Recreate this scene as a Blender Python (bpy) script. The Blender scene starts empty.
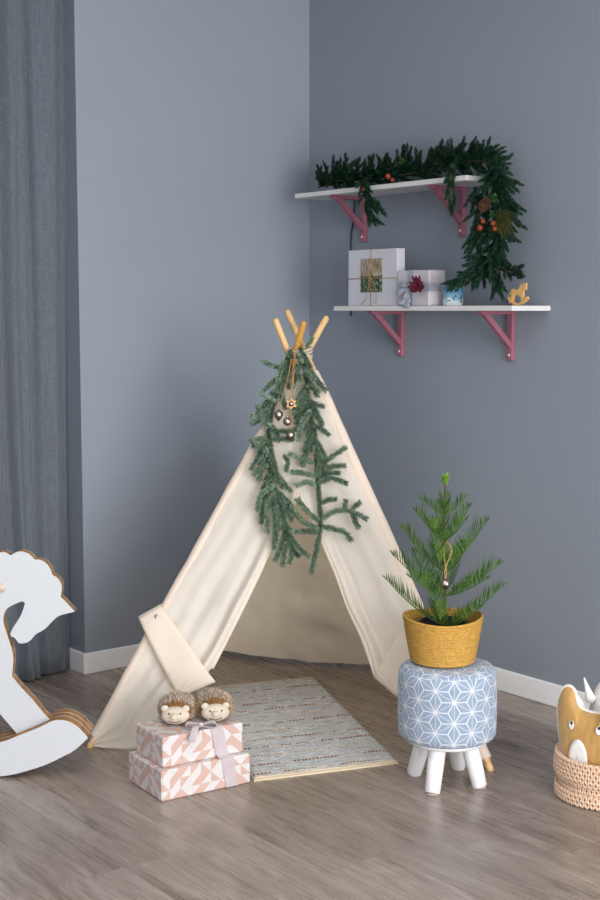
import bpy, math, random
from mathutils import Vector, Matrix, noise as mnoise
V = Vector
PI = math.pi
SC = bpy.context.scene
COL = SC.collection
SC.view_settings.view_transform = 'Standard'
SC.view_settings.look = 'None'
SC.view_settings.exposure = 0.0
SC.view_settings.gamma = 1.0
SC.view_settings.use_curve_mapping = False

# ---------------------------------------------------------------- materials
def srgb(r, g, b):
    f = lambda c: (c / 12.92 if c <= 0.04045 else ((c + 0.055) / 1.055) ** 2.4)
    return (f(r / 255), f(g / 255), f(b / 255), 1.0)

class NT:
    def __init__(self, name):
        self.m = bpy.data.materials.new(name)
        self.m.use_nodes = True
        self.t = self.m.node_tree
        self.b = self.t.nodes['Principled BSDF']
        self.out = self.t.nodes['Material Output']
    def n(self, typ, **kw):
        nd = self.t.nodes.new(typ)
        for k, v in kw.items():
            setattr(nd, k, v)
        return nd
    def put(self, sock, v):
        if isinstance(v, bpy.types.NodeSocket):
            self.t.links.new(v, sock)
        elif v is not None:
            sock.default_value = v
    def math(self, op, a, b=None, c=None, clamp=False):
        nd = self.n('ShaderNodeMath', operation=op, use_clamp=clamp)
        self.put(nd.inputs[0], a); self.put(nd.inputs[1], b); self.put(nd.inputs[2], c)
        return nd.outputs[0]
    def coord(self, which='Object'):
        return self.n('ShaderNodeTexCoord').outputs[which]
    def map(self, vec, scale=(1, 1, 1), loc=(0, 0, 0), rot=(0, 0, 0)):
        nd = self.n('ShaderNodeMapping')
        self.put(nd.inputs['Vector'], vec)
        nd.inputs['Scale'].default_value = scale
        nd.inputs['Location'].default_value = loc
        nd.inputs['Rotation'].default_value = rot
        return nd.outputs[0]
    def noise(self, vec, scale, detail=3, rough=.55, dist=0.0):
        nd = self.n('ShaderNodeTexNoise')
        self.put(nd.inputs['Vector'], vec)
        nd.inputs['Scale'].default_value = scale
        nd.inputs['Detail'].default_value = detail
        nd.inputs['Roughness'].default_value = rough
        nd.inputs['Distortion'].default_value = dist
        return nd.outputs['Fac']
    def ramp(self, fac, stops, interp='LINEAR'):
        nd = self.n('ShaderNodeValToRGB')
        self.put(nd.inputs[0], fac)
        cr = nd.color_ramp
        cr.interpolation = interp
        while len(cr.elements) < len(stops):
            cr.elements.new(0.5)
        for e, (p, c) in zip(cr.elements, stops):
            e.position = p
            e.color = c
        return nd.outputs[0]
    def mix(self, fac, a, b, blend='MIX'):
        nd = self.n('ShaderNodeMix', data_type='RGBA', blend_type=blend)
        self.put(nd.inputs[0], fac); self.put(nd.inputs[6], a); self.put(nd.inputs[7], b)
        return nd.outputs[2]
    def bump(self, h, strength=.3, dist=.002):
        nd = self.n('ShaderNodeBump')
        nd.inputs['Strength'].default_value = strength
        nd.inputs['Distance'].default_value = dist
        self.put(nd.inputs['Height'], h)
        self.put(self.b.inputs['Normal'], nd.outputs[0])
        return nd.outputs[0]
    def set(self, color=None, rough=None, metal=None, spec=None, sheen=None):
        self.put(self.b.inputs['Base Color'], color)
        self.put(self.b.inputs['Roughness'], rough)
        self.put(self.b.inputs['Metallic'], metal)
        self.put(self.b.inputs['Specular IOR Level'], spec)
        if sheen is not None:
            self.b.inputs['Sheen Weight'].default_value = sheen
            self.b.inputs['Sheen Roughness'].default_value = .5
    def translucent(self, color, fac):
        tr = self.n('ShaderNodeBsdfTranslucent')
        self.put(tr.inputs['Color'], color)
        mx = self.n('ShaderNodeMixShader')
        mx.inputs[0].default_value = fac
        self.t.links.new(self.b.outputs[0], mx.inputs[1])
        self.t.links.new(tr.outputs[0], mx.inputs[2])
        self.t.links.new(mx.outputs[0], self.out.inputs['Surface'])

def scalec(c, k):
    return (min(1, c[0] * k), min(1, c[1] * k), min(1, c[2] * k), 1)

def simple(name, c, rough=.6, var=.08, nscale=8, bump=None, metal=0, spec=.4, sheen=None, stretch=(1, 1, 1)):
    t = NT(name)
    v = t.map(t.coord(), stretch)
    f = t.noise(v, nscale, 3)
    t.set(t.ramp(f, [(.3, scalec(c, 1 - var)), (.7, scalec(c, 1 + var))]), rough, metal, spec, sheen)
    if bump:
        t.bump(t.noise(v, bump[0], 2), bump[1], bump[2] if len(bump) > 2 else .002)
    return t.m

def leafmat(name, c1, c2, rough=.5, trans=.15):
    t = NT(name)
    g = t.n('ShaderNodeNewGeometry').outputs['Random Per Island']
    col = t.ramp(g, [(0, c1), (1, c2)])
    t.set(col, rough, 0, .35)
    t.translucent(col, trans)
    return t.m

M = {}
M['wall'] = simple('wall_paint', srgb(136, 144, 155), .5, .025, 1.5, (180, .12, .001), spec=.35)
M['plain_wall'] = simple('room_paint', srgb(214, 214, 212), .8, .02, 2)
M['ceiling'] = simple('ceiling_paint', srgb(232, 232, 230), .85, .01, 2)
M['white_trim'] = simple('white_trim', srgb(241, 242, 245), .4, .015, 3)
M['shelf_white'] = simple('shelf_white', srgb(214, 213, 213), .4, .02, 6)
M['pink'] = simple('pink_paint', srgb(150, 92, 109), .45, .05, 12)
M['screw'] = simple('white_screw', srgb(225, 215, 215), .35, .03, 30)
M['cable'] = simple('black_cable', srgb(40, 42, 44), .5, .05, 20)
M['white_lacquer'] = simple('white_lacquer', srgb(196, 199, 204), .4, .01, 3)
M['leg_white'] = simple('leg_white', srgb(232, 230, 232), .4, .02, 9)
M['pole'] = simple('pole_wood', srgb(218, 180, 128), .5, .12, 14, None, stretch=(6, 6, .6))
M['shaded_pole'] = simple('shaded_pole_wood', srgb(196, 146, 72), .45, .12, 14, None, stretch=(6, 6, .6))  # same pole wood, with its shading put into the colour
M['jute'] = simple('jute_twine', srgb(168, 132, 84), .9, .2, 160, (300, .5, .001))
M['cotton'] = simple('cotton_cord', srgb(205, 196, 184), .9, .1, 160, (300, .4, .001))
M['silver'] = simple('antique_silver', srgb(176, 162, 152), .26, .15, 60, (90, .25, .002), metal=1)
M['gold'] = simple('antique_gold', srgb(196, 160, 116), .28, .15, 60, (90, .25, .002), metal=1)
M['felt_red'] = simple('dark_red_felt', srgb(92, 18, 40), .9, .15, 60)
M['grey_ribbon'] = simple('grey_satin_ribbon', srgb(160, 164, 178), .4, .06, 40, sheen=.2)
M['lilac_ribbon'] = simple('lilac_satin_ribbon', srgb(190, 178, 182), .38, .05, 40, sheen=.2)
M['gift_white'] = simple('white_gift_card', srgb(200, 200, 209), .6, .02, 10)
M['gift_paper'] = simple('pearl_gift_paper', srgb(196, 190, 196), .4, .05, 14, (22, .35, .006))
M['toy_wood'] = simple('pale_toy_wood', srgb(214, 170, 104), .55, .12, 20, None, stretch=(1, 6, 1))
M['black'] = simple('black_plastic', srgb(24, 24, 26), .45, .1, 20)
M['soil'] = simple('dark_soil', srgb(28, 22, 18), .95, .4, 80, (120, .8, .005))
M['cream_felt'] = simple('cream_felt', srgb(202, 188, 170), .95, .05, 90, (300, .3, .001), sheen=.3)
M['dark_thread'] = simple('dark_thread', srgb(70, 44, 34), .8, .1, 40)
M['white_cotton'] = simple('white_cotton', srgb(224, 223, 220), .9, .02, 30, (40, .2, .004), sheen=.2)
M['bark'] = simple('green_brown_bark', srgb(82, 74, 40), .8, .25, 60)
M['berry'] = simple('orange_berry', srgb(136, 54, 30), .4, .25, 50)
M['cone'] = simple('cone_brown', srgb(84, 58, 36), .8, .3, 60)
M['foot_grey'] = simple('foot_felt', srgb(172, 156, 152), .9, .05, 60)
M['stem_brown'] = simple('twig_brown', srgb(66, 62, 44), .85, .2, 60)
M['fir_pale'] = leafmat('frosted_fir', srgb(80, 106, 84), srgb(168, 190, 168), .5)
M['fir'] = leafmat('blue_green_fir', srgb(56, 82, 60), srgb(152, 176, 152), .5)
M['pine'] = leafmat('dark_pine', srgb(13, 40, 30), srgb(36, 78, 54), .5, .1)
M['olive'] = leafmat('olive_needles', srgb(56, 66, 28), srgb(96, 98, 50), .5)
M['bright_leaf'] = leafmat('bright_leaf', srgb(26, 58, 22), srgb(44, 82, 32), .4)
M['norfolk'] = leafmat('norfolk_green', srgb(40, 78, 32), srgb(104, 140, 58), .42, .25)
M['norfolk_tip'] = leafmat('norfolk_tip', srgb(94, 142, 44), srgb(140, 176, 68), .42, .25)

def m_floor():
    t = NT('laminate_planks')
    co = t.coord()
    sp = t.n('ShaderNodeSeparateXYZ'); t.put(sp.inputs[0], co)
    x, y = sp.outputs[0], sp.outputs[1]
    W, L = .192, 1.32
    xi = t.math('FLOOR', t.math('DIVIDE', x, W))
    w1 = t.n('ShaderNodeTexWhiteNoise', noise_dimensions='1D'); t.put(w1.inputs['W'], xi)
    yo = t.math('ADD', t.math('DIVIDE', y, L), t.math('MULTIPLY', w1.outputs['Value'], 5.0))
    yi = t.math('FLOOR', yo)
    pid = t.math('ADD', t.math('MULTIPLY', xi, 17.31), t.math('MULTIPLY', yi, 7.77))
    w2 = t.n('ShaderNodeTexWhiteNoise', noise_dimensions='1D'); t.put(w2.inputs['W'], pid)
    rnd = w2.outputs['Value']
    cv = t.n('ShaderNodeCombineXYZ')
    t.put(cv.inputs[0], t.math('ADD', x, t.math('MULTIPLY', rnd, 37.0)))
    t.put(cv.inputs[1], t.math('ADD', y, t.math('MULTIPLY', rnd, 91.0)))
    v = cv.outputs[0]
    fine = t.noise(t.map(v, (90, 5, 1)), 1.0, 5, .6)
    broad = t.noise(t.map(v, (10, 1.1, 1)), 1.0, 4, .6, 1.2)
    # cathedral figure: contour rings of a stretched field
    fld = t.noise(t.map(v, (4.6, .75, 1), (3, 9, 0)), 1.0, 2, .5, .4)
    ring = t.math('ABSOLUTE', t.math('SUBTRACT', t.math('FRACT', t.math('MULTIPLY', fld, 16.0)), .5))
    g = t.math('ADD', t.math('MULTIPLY', fine, .42), t.math('ADD', t.math('MULTIPLY', broad, .48), t.math('MULTIPLY', ring, .16)))
    g = t.math('ADD', g, t.math('MULTIPLY', t.math('SUBTRACT', rnd, .5), .10))
    col = t.ramp(g, [(.30, srgb(98, 86, 78)), (.43, srgb(134, 121, 111)), (.56, srgb(153, 140, 131)), (.70, srgb(174, 163, 155))])
    vo = t.n('ShaderNodeTexVoronoi', feature='F1')
    t.put(vo.inputs['Vector'], t.map(v, (2.6, 1.05, 1)))
    vo.inputs['Scale'].default_value = 1.0
    kd = t.math('ADD', vo.outputs['Distance'], t.math('MULTIPLY', t.math('SUBTRACT', fine, .5), .12))
    knot = t.ramp(kd, [(.04, (.85, .85, .85, 1)), (.09, (0.4, 0.4, 0.4, 1)), (.17, (0, 0, 0, 1))])
    col = t.mix(knot, col, srgb(92, 76, 68))
    fx = t.math('FRACT', t.math('DIVIDE', x, W))
    fy = t.math('FRACT', yo)
    ex = t.math('MINIMUM', fx, t.math('SUBTRACT', 1.0, fx))
    ey = t.math('MULTIPLY', t.math('MINIMUM', fy, t.math('SUBTRACT', 1.0, fy)), L / W)
    gap = t.math('LESS_THAN', t.math('MINIMUM', ex, ey), .006)
    col = t.mix(t.math('MULTIPLY', gap, .45), col, srgb(58, 50, 46))
    t.set(col, t.math('ADD', .20, t.math('MULTIPLY', fine, .16)), 0, .5)
    t.bump(t.math('SUBTRACT', t.math('MULTIPLY', fine, .4), gap), .18, .0012)
    return t.m
M['floor'] = m_floor()

def m_canvas(name, c1, c2, thru, ct):
    t = NT(name)
    co = t.coord()
    n1 = t.noise(co, 3.0, 4)
    weave = t.noise(t.map(co, (1, 1, 1)), 420, 1)
    col = t.ramp(n1, [(.3, c1), (.7, c2)])
    t.set(col, .9, 0, .15, .15)
    t.bump(t.math('ADD', t.math('MULTIPLY', weave, .05), t.noise(co, 16, 4, .6, .6)), .22, .01)
    t.translucent(ct, thru)
    return t.m
M['canvas'] = m_canvas('cream_canvas', srgb(244, 239, 232), srgb(250, 246, 240), .44, srgb(255, 241, 216))
M['brightened_canvas'] = m_canvas('brightened_cream_canvas', srgb(246, 236, 218), srgb(250, 242, 227), .04, srgb(255, 238, 206))  # same canvas, warmer and less translucent: interior light put into the colour

def m_curtain():
    t = NT('grey_curtain_weave')
    co = t.coord()
    a = t.noise(t.map(co, (420, 420, 12)), 1, 2)
    b = t.noise(t.map(co, (60, 60, 300)), 1, 2)
    f = t.math('ADD', t.math('MULTIPLY', a, .5), t.math('MULTIPLY', b, .5))
    t.set(t.ramp(f, [(.3, srgb(80, 86, 94)), (.7, srgb(110, 117, 126))]), .9, 0, .15, .2)
    t.bump(f, .2, .002)
    return t.m
M['curtain'] = m_curtain()

def m_rug():
    t = NT('woven_rag_rug')
    uv = t.coord('UV')
    sp = t.n('ShaderNodeSeparateXYZ'); t.put(sp.inputs[0], uv)
    u, v = sp.outputs[0], sp.outputs[1]          # metres: u across, v along
    a = t.noise(t.map(uv, (16, 190, 1)), 1, 3, .65)
    b = t.noise(t.map(uv, (60, 160, 1), (4, 2, 0)), 1, 2, .6)
    col = t.ramp(a, [(.28, srgb(140, 143, 147)), (.42, srgb(172, 175, 178)), (.58, srgb(190, 192, 193)), (.74, srgb(212, 210, 206))])
    col = t.mix(t.math('GREATER_THAN', b, .62), col, srgb(222, 217, 209))
    row = t.math('ADD', v, t.math('MULTIPLY', t.noise(t.map(uv, (7, 1, 1)), 1, 1), .012))
    fr = t.math('FRACT', t.math('DIVIDE', row, .078))
    dist = t.math('ABSOLUTE', t.math('SUBTRACT', fr, .5))
    line = t.math('LESS_THAN', dist, .058)
    dash = t.math('GREATER_THAN', t.noise(t.map(uv, (22, 12.8, 1), (1.3, 5, 0)), 1, 2), .46)
    beads = t.math('GREATER_THAN', t.math('FRACT', t.math('DIVIDE', u, .0125)), .28)
    dm = t.math('MULTIPLY', line, t.math('MULTIPLY', dash, beads))
    bc = t.ramp(t.noise(t.map(uv, (40, 30, 1)), 1, 1), [(.35, srgb(92, 62, 38)), (.65, srgb(158, 118, 78))])
    pale = t.math('MULTIPLY', t.math('LESS_THAN', dist, .10), .55)
    col = t.mix(pale, col, srgb(206, 196, 182))
    col = t.mix(dm, col, bc)
    edge = t.math('ADD', t.math('LESS_THAN', v, .014), t.math('GREATER_THAN', v, 1.000))
    col = t.mix(t.math('MINIMUM', edge, 1.0), col, srgb(214, 196, 168))
    t.set(col, .95, 0, .15)
    t.bump(t.noise(t.map(uv, (50, 220, 1)), 1, 2), .6, .004)
    return t.m
M['rug'] = m_rug()

def m_triangles():
    t = NT('pink_triangle_wrap')
    uv = t.coord('UV')
    P = .0345
    s = t.map(uv, (1 / P, 1 / P, 1), (.3, .2, 0))
    fl = t.n('ShaderNodeVectorMath', operation='FLOOR'); t.put(fl.inputs[0], s)
    fr = t.n('ShaderNodeVectorMath', operation='FRACTION'); t.put(fr.inputs[0], s)
    wn = t.n('ShaderNodeTexWhiteNoise', noise_dimensions='2D'); t.put(wn.inputs['Vector'], fl.outputs[0])
    cs = t.n('ShaderNodeSeparateColor'); t.put(cs.inputs[0], wn.outputs['Color'])
    q = t.n('ShaderNodeSeparateXYZ'); t.put(q.inputs[0], fr.outputs[0])
    d1 = t.math('LESS_THAN', q.outputs[0], q.outputs[1])
    d2 = t.math('LESS_THAN', t.math('ADD', q.outputs[0], q.outputs[1]), 1.0)
    sel = t.math('GREATER_THAN', cs.outputs[0], .5)
    tri = t.math('ADD', t.math('MULTIPLY', d1, sel), t.math('MULTIPLY', d2, t.math('SUBTRACT', 1.0, sel)))
    inv = t.math('GREATER_THAN', cs.outputs[1], .5)
    tri = t.math('ABSOLUTE', t.math('SUBTRACT', tri, inv))
    vo = t.n('ShaderNodeTexVoronoi', feature='F1'); t.put(vo.inputs['Vector'], uv); vo.inputs['Scale'].default_value = 120
    sp = t.n('ShaderNodeSeparateColor'); t.put(sp.inputs[0], vo.outputs['Color'])
    dot = t.math('MULTIPLY', t.math('LESS_THAN', vo.outputs['Distance'], .16), t.math('GREATER_THAN', sp.outputs[0], .66))
    zone = t.math('GREATER_THAN', t.noise(uv, 14, 1), .50)
    col = t.mix(tri, srgb(208, 204, 204), srgb(198, 167, 155))
    col = t.mix(t.math('MULTIPLY', dot, zone), col, srgb(96, 76, 78))
    t.set(col, .45, 0, .4)
    t.bump(t.noise(uv, 18, 2), .12, .006)
    return t.m
M['triangles'] = m_triangles()

def m_asanoha():
    t = NT('blue_star_lattice_fabric')
    uv = t.coord('UV')
    sp = t.n('ShaderNodeSeparateXYZ'); t.put(sp.inputs[0], uv)
    S = .0625
    # the lattice stands on its point: swap the axes
    x = t.math('DIVIDE', sp.outputs[1], S); y = t.math('DIVIDE', sp.outputs[0], S)
    i = t.math('SUBTRACT', x, t.math('MULTIPLY', y, 1 / math.sqrt(3)))
    j = t.math('MULTIPLY', y, 2 / math.sqrt(3))
    fi = t.math('FRACT', i); fj = t.math('FRACT', j)
    up = t.math('LESS_THAN', t.math('ADD', fi, fj), 1.0)
    def sel(a, b):
        return t.math('ADD', t.math('MULTIPLY', a, up), t.math('MULTIPLY', b, t.math('SUBTRACT', 1.0, up)))
    a = sel(fi, t.math('SUBTRACT', 1.0, fi))
    b = sel(fj, t.math('SUBTRACT', 1.0, fj))
    c = t.math('SUBTRACT', 1.0, t.math('ADD', a, b))
    hi = t.math('MAXIMUM', t.math('MAXIMUM', a, b), c)
    lo = t.math('MINIMUM', t.math('MINIMUM', a, b), c)
    mid = t.math('SUBTRACT', 1.0, t.math('ADD', hi, lo))
    thick = t.math('LESS_THAN', t.math('SUBTRACT', mid, lo), .052)
    thin = t.math('MULTIPLY', t.math('LESS_THAN', lo, .017), .8)
    base = t.ramp(t.noise(uv, 60, 2), [(.3, srgb(134, 150, 172)), (.7, srgb(144, 160, 181))])
    col = t.mix(t.math('MAXIMUM', thick, thin), base, srgb(208, 210, 216))
    t.set(col, .85, 0, .2, .15)
    t.bump(t.noise(uv, 700, 1), .12, .001)
    return t.m
M['asanoha'] = m_asanoha()

def m_straw(name, c, k=1.0):
    t = NT(name)
    co = t.coord()
    a = t.noise(t.map(co, (60, 60, 260)), 1, 3, .7)
    b = t.noise(t.map(co, (260, 260, 120), (3, 1, 2)), 1, 2)
    f = t.math('ADD', t.math('MULTIPLY', a, .55), t.math('MULTIPLY', b, .45))
    t.set(t.ramp(f, [(.32, scalec(c, .55)), (.5, c), (.68, scalec(c, 1.35))]), .8, 0, .3)
    t.bump(f, .9, .004)
    return t.m
M['straw'] = m_straw('mustard_straw', srgb(188, 146, 70))
M['crochet'] = simple('peach_cotton_yarn', srgb(220, 188, 160), .9, .08, 60, (220, .5, .002), sheen=.2)
M['velvet'] = simple('ochre_velvet', srgb(184, 142, 78), .75, .16, 22, (60, .25, .004), sheen=.5, stretch=(1, 3, .7))

def m_ply():
    t = NT('plywood_edge')
    co = t.coord()
    f = t.noise(t.map(co, (14, 1, 90)), 1, 3)
    t.set(t.ramp(f, [(.3, srgb(118, 82, 44)), (.6, srgb(168, 126, 76)), (.8, srgb(196, 158, 108))]), .6, 0, .3)
    return t.m
M['ply'] = m_ply()

def m_fur():
    t = NT('brown_plush')
    g = t.n('ShaderNodeNewGeometry').outputs['Random Per Island']
    t.set(t.ramp(g, [(0, srgb(128, 96, 68)), (.35, srgb(158, 128, 98)), (.55, srgb(196, 178, 160)), (1, srgb(230, 223, 214))]), .9, 0, .2)
    return t.m
M['fur'] = m_fur()
M['furbase'] = simple('plush_base', srgb(150, 118, 88), .95, .2, 60)
M['furwarm'] = leafmat('warm_brown_plush', srgb(132, 92, 52), srgb(180, 138, 88), .9, .0)

def m_photo():
    t = NT('printed_garden_photo')
    uv = t.coord('UV')
    sp = t.n('ShaderNodeSeparateXYZ'); t.put(sp.inputs[0], uv)
    n = t.noise(uv, 9, 4, .7); m = t.noise(t.map(uv, (14, 3, 1)), 1, 2)
    low = t.ramp(n, [(.35, srgb(18, 40, 22)), (.5, srgb(50, 82, 44)), (.62, srgb(150, 150, 130)), (.7, srgb(214, 206, 200))])
    top = t.ramp(m, [(.35, srgb(126, 106, 84)), (.55, srgb(166, 152, 132)), (.7, srgb(196, 190, 180))])
    edge = t.math('GREATER_THAN', t.math('ADD', sp.outputs[1], t.math('MULTIPLY', t.math('SUBTRACT', n, .5), .5)), .5)
    t.set(t.mix(edge, low, top), .3, 0, .5)
    return t.m
M['photo'] = m_photo()

def m_cup():
    t = NT('snowy_blue_enamel')
    co = t.coord()
    sp = t.n('ShaderNodeSeparateXYZ'); t.put(sp.inputs[0], co)
    n = t.noise(co, 60, 3, .6)
    hz = t.math('SUBTRACT', sp.outputs[2], 1.415)
    sky = t.ramp(hz, [(.0, srgb(176, 206, 220)), (.05, srgb(92, 146, 178)), (.068, srgb(60, 112, 150))])
    snow = t.math('GREATER_THAN', t.math('ADD', t.math('MULTIPLY', t.math('SUBTRACT', n, .5), .09), .022), hz)
    col = t.mix(snow, sky, srgb(214, 224, 228))
    blob = t.math('GREATER_THAN', t.noise(t.map(co, (1, 1, 1), (.3, .1, .2)), 75, 2), .62)
    col = t.mix(blob, col, srgb(52, 56, 62))
    t.set(col, .3, 0, .5)
    return t.m
M['cup'] = m_cup()

def m_goldfleck():
    t = NT('white_cotton_gold_marks')
    co = t.coord()
    vo = t.n('ShaderNodeTexVoronoi', feature='F1'); t.put(vo.inputs['Vector'], t.map(co, (1, 1, 2.2), (0, 0, 0), (.6, .3, .4)))
    vo.inputs['Scale'].default_value = 42
    sp = t.n('ShaderNodeSeparateColor'); t.put(sp.inputs[0], vo.outputs['Color'])
    f = t.math('MULTIPLY', t.math('LESS_THAN', vo.outputs['Distance'], .24), t.math('GREATER_THAN', sp.outputs[0], .5))
    t.set(t.mix(f, srgb(230, 229, 226), srgb(186, 150, 96)), .85, 0, .2)
    return t.m
M['goldfleck'] = m_goldfleck()

# ---------------------------------------------------------------- mesh helpers
class MB:
    """verts / faces / uv / smooth of ONE mesh object"""
    def __init__(self):
        self.v, self.f, self.uv, self.mi, self.sm = [], [], [], [], []
    def face(self, idx, uv=None, mi=0, smooth=False):
        self.f.append(tuple(idx)); self.uv.append(uv); self.mi.append(mi); self.sm.append(smooth)
    def add(self, verts):
        b = len(self.v)
        self.v.extend([tuple(p) for p in verts])
        return b
    def box(self, o, ax, ay, az, bevel=0.0):
        """box from corner o along three edge vectors, uv in metres, optional chamfer"""
        o, ax, ay, az = V(o), V(ax), V(ay), V(az)
        L = [ax.length, ay.length, az.length]
        E = [ax.normalized(), ay.normalized(), az.normalized()]
        if bevel <= 0:
            c = [o + ax * i + ay * j + az * k for k in (0, 1) for j in (0, 1) for i in (0, 1)]
            b = self.add(c)
            W, D, H = L
            self.face([b, b + 2, b + 3, b + 1], [(0, 0), (0, D), (W, D), (W, 0)])
            self.face([b + 4, b + 5, b + 7, b + 6], [(0, H), (W, H), (W, H + D), (0, H + D)])
            self.face([b, b + 1, b + 5, b + 4], [(0, 0), (W, 0), (W, H), (0, H)])
            self.face([b + 1, b + 3, b + 7, b + 5], [(W, 0), (W + D, 0), (W + D, H), (W, H)])
            self.face([b + 3, b + 2, b + 6, b + 7], [(W + D, 0), (2 * W + D, 0), (2 * W + D, H), (W + D, H)])
            self.face([b + 2, b, b + 4, b + 6], [(-D, 0), (0, 0), (0, H), (-D, H)])
            return
        # chamfered: three points at every corner
        r = bevel
        idx = {}
        for i in (0, 1):
            for j in (0, 1):
                for k in (0, 1):
                    p = o + ax * i + ay * j + az * k
                    s = [(1 - 2 * i), (1 - 2 * j), (1 - 2 * k)]
                    for d in range(3):       # point lying on face normal to axis d
                        q = p.copy()
                        for e in range(3):
                            if e != d:
                                q += E[e] * (s[e] * r)
                        idx[(i, j, k, d)] = self.add([q])
        def uvof(d, i, j, k):
            W, D, H = L
            if d == 2:
                return (i * W, H * k + j * D)
            if d == 1:
                return (i * W if j == 0 else 2 * W + D - i * W, k * H)
            return (W + j * D if i == 1 else -j * D, k * H)
        for d in range(3):
            for s in (0, 1):
                e, f = [q for q in range(3) if q != d]
                ring = []
                for (a, b2) in ((0, 0), (1, 0), (1, 1), (0, 1)):
                    ijk = [0, 0, 0]; ijk[d] = s; ijk[e] = a; ijk[f] = b2
                    ring.append(ijk)
                ids = [idx[(r_[0], r_[1], r_[2], d)] for r_ in ring]
                uvs = [uvof(d, *r_) for r_ in ring]
                flip = (s == 0) ^ (d == 1)
                if flip:
                    ids.reverse(); uvs.reverse()
                self.face(ids, uvs)
        for d in range(3):                   # edges along axis d
            e, f = [q for q in range(3) if q != d]
            for a in (0, 1):
                for b2 in (0, 1):
                    def key(t_, n_):
                        ijk = [0, 0, 0]; ijk[d] = t_; ijk[e] = a; ijk[f] = b2
                        return idx[(ijk[0], ijk[1], ijk[2], n_)], uvof(n_, *ijk)
                    q = [key(0, e), key(1, e), key(1, f), key(0, f)]
                    self.face([t_[0] for t_ in q], [q[0][1], q[1][1], q[1][1], q[0][1]])
        for i in (0, 1):
            for j in (0, 1):
                for k in (0, 1):
                    self.face([idx[(i, j, k, d)] for d in range(3)], [uvof(0, i, j, k)] * 3)
    def tube(self, path, rad, seg=10, caps=True, rnd=False):
        P = [V(p) for p in path]
        n = len(P)
        R = rad if isinstance(rad, (list, tuple)) else [rad] * n
        if rnd:   # rounded ends
            a, b_ = (P[0] - P[1]).normalized(), (P[-1] - P[-2]).normalized()
            P = [P[0] + a * R[0] * .95, P[0] + a * R[0] * .6] + P + [P[-1] + b_ * R[-1] * .6, P[-1] + b_ * R[-1] * .95]
            R = [R[0] * .3, R[0] * .8] + list(R) + [R[-1] * .8, R[-1] * .3]
            n = len(P)
        T = []
        for i in range(n):
            t = (P[min(i + 1, n - 1)] - P[max(i - 1, 0)])
            T.append(t.normalized() if t.length > 1e-9 else V((0, 0, 1)))
        ref = V((0, 0, 1)) if abs(T[0].z) < .9 else V((1, 0, 0))
        u = T[0].cross(ref).normalized()
        b = len(self.v)
        ln = 0
        for i in range(n):
            u = (u - T[i] * u.dot(T[i])).normalized()
            w = T[i].cross(u)
            for s in range(seg):
                a = 2 * PI * s / seg
                self.v.append(tuple(P[i] + (u * math.cos(a) + w * math.sin(a)) * R[i]))
        for i in range(n - 1):
            for s in range(seg):
                s2 = (s + 1) % seg
                self.face([b + i * seg + s, b + i * seg + s2, b + (i + 1) * seg + s2, b + (i + 1) * seg + s],
                          None, 0, True)
        if caps:
            self.face([b + s for s in range(seg)][::-1], None, 0, rnd)
            self.face([b + (n - 1) * seg + s for s in range(seg)], None, 0, rnd)
    def lathe(self, prof, seg=48, o=(0, 0, 0), sq=(1, 1), uvr=None, wob=None, axis=None):
        """profile [(r, z)], r may be 0 at the ends"""
        o = V(o)
        b = len(self.v)
        X, Y, Z = (V((1, 0, 0)), V((0, 1, 0)), V((0, 0, 1)))
        if axis is not None:
            Z = V(axis).normalized()
            X = Z.cross(V((0, 0, 1)) if abs(Z.z) < .9 else V((1, 0, 0))).normalized()
            Y = Z.cross(X)
        n = len(prof)
        for i, (r, z) in enumerate(prof):
            for s in range(seg):
                a = 2 * PI * s / seg
                k = wob(a, z, r) if wob else 1.0
                self.v.append(tuple(o + X * (r * k * math.cos(a) * sq[0]) + Y * (r * k * math.sin(a) * sq[1]) + Z * z))
        for i in range(n - 1):
            for s in range(seg):
                s2 = (s + 1) % seg
                uv = None
                if uvr:
                    u0, u1 = uvr * 2 * PI * s / seg, uvr * 2 * PI * (s + 1) / seg
                    uv = [(u0, prof[i][1]), (u1, prof[i][1]), (u1, prof[i + 1][1]), (u0, prof[i + 1][1])]
                    if prof[i + 1][0] < uvr * .93 or prof[i][0] < uvr * .93:   # flat top: planar
                        uv = []
                        for (q, w) in ((i, s), (i, s + 1), (i + 1, s + 1), (i + 1, s)):
                            an = 2 * PI * w / seg
                            uv.append((prof[q][0] * math.cos(an), prof[q][0] * math.sin(an)))
                self.face([b + i * seg + s, b + i * seg + s2, b + (i + 1) * seg + s2, b + (i + 1) * seg + s], uv, 0, True)
        if prof[0][0] > 1e-5:
            self.face([b + s for s in range(seg)][::-1])
        if prof[-1][0] > 1e-5:
            self.face([b + (n - 1) * seg + s for s in range(seg)])
    def ball(self, c, r, seg=16, rings=10, M3=None, f=None):
        """ellipsoid: r = (rx, ry, rz); M3 turns it; f(unit dir) scales it"""
        if not isinstance(r, (tuple, list)):
            r = (r, r, r)
        c = V(c)
        b = len(self.v)
        for i in range(rings + 1):
            th = PI * i / rings
            for s in range(seg):
                a = 2 * PI * s / seg
                d = V((math.sin(th) * math.cos(a), math.sin(th) * math.sin(a), math.cos(th)))
                k = f(d) if f else 1.0
                p = V((d.x * r[0], d.y * r[1], d.z * r[2])) * k
                self.v.append(tuple(c + (M3 @ p if M3 else p)))
        for i in range(rings):
            for s in range(seg):
                s2 = (s + 1) % seg
                self.face([b + i * seg + s, b + (i + 1) * seg + s, b + (i + 1) * seg + s2, b + i * seg + s2], None, 0, True)
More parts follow.
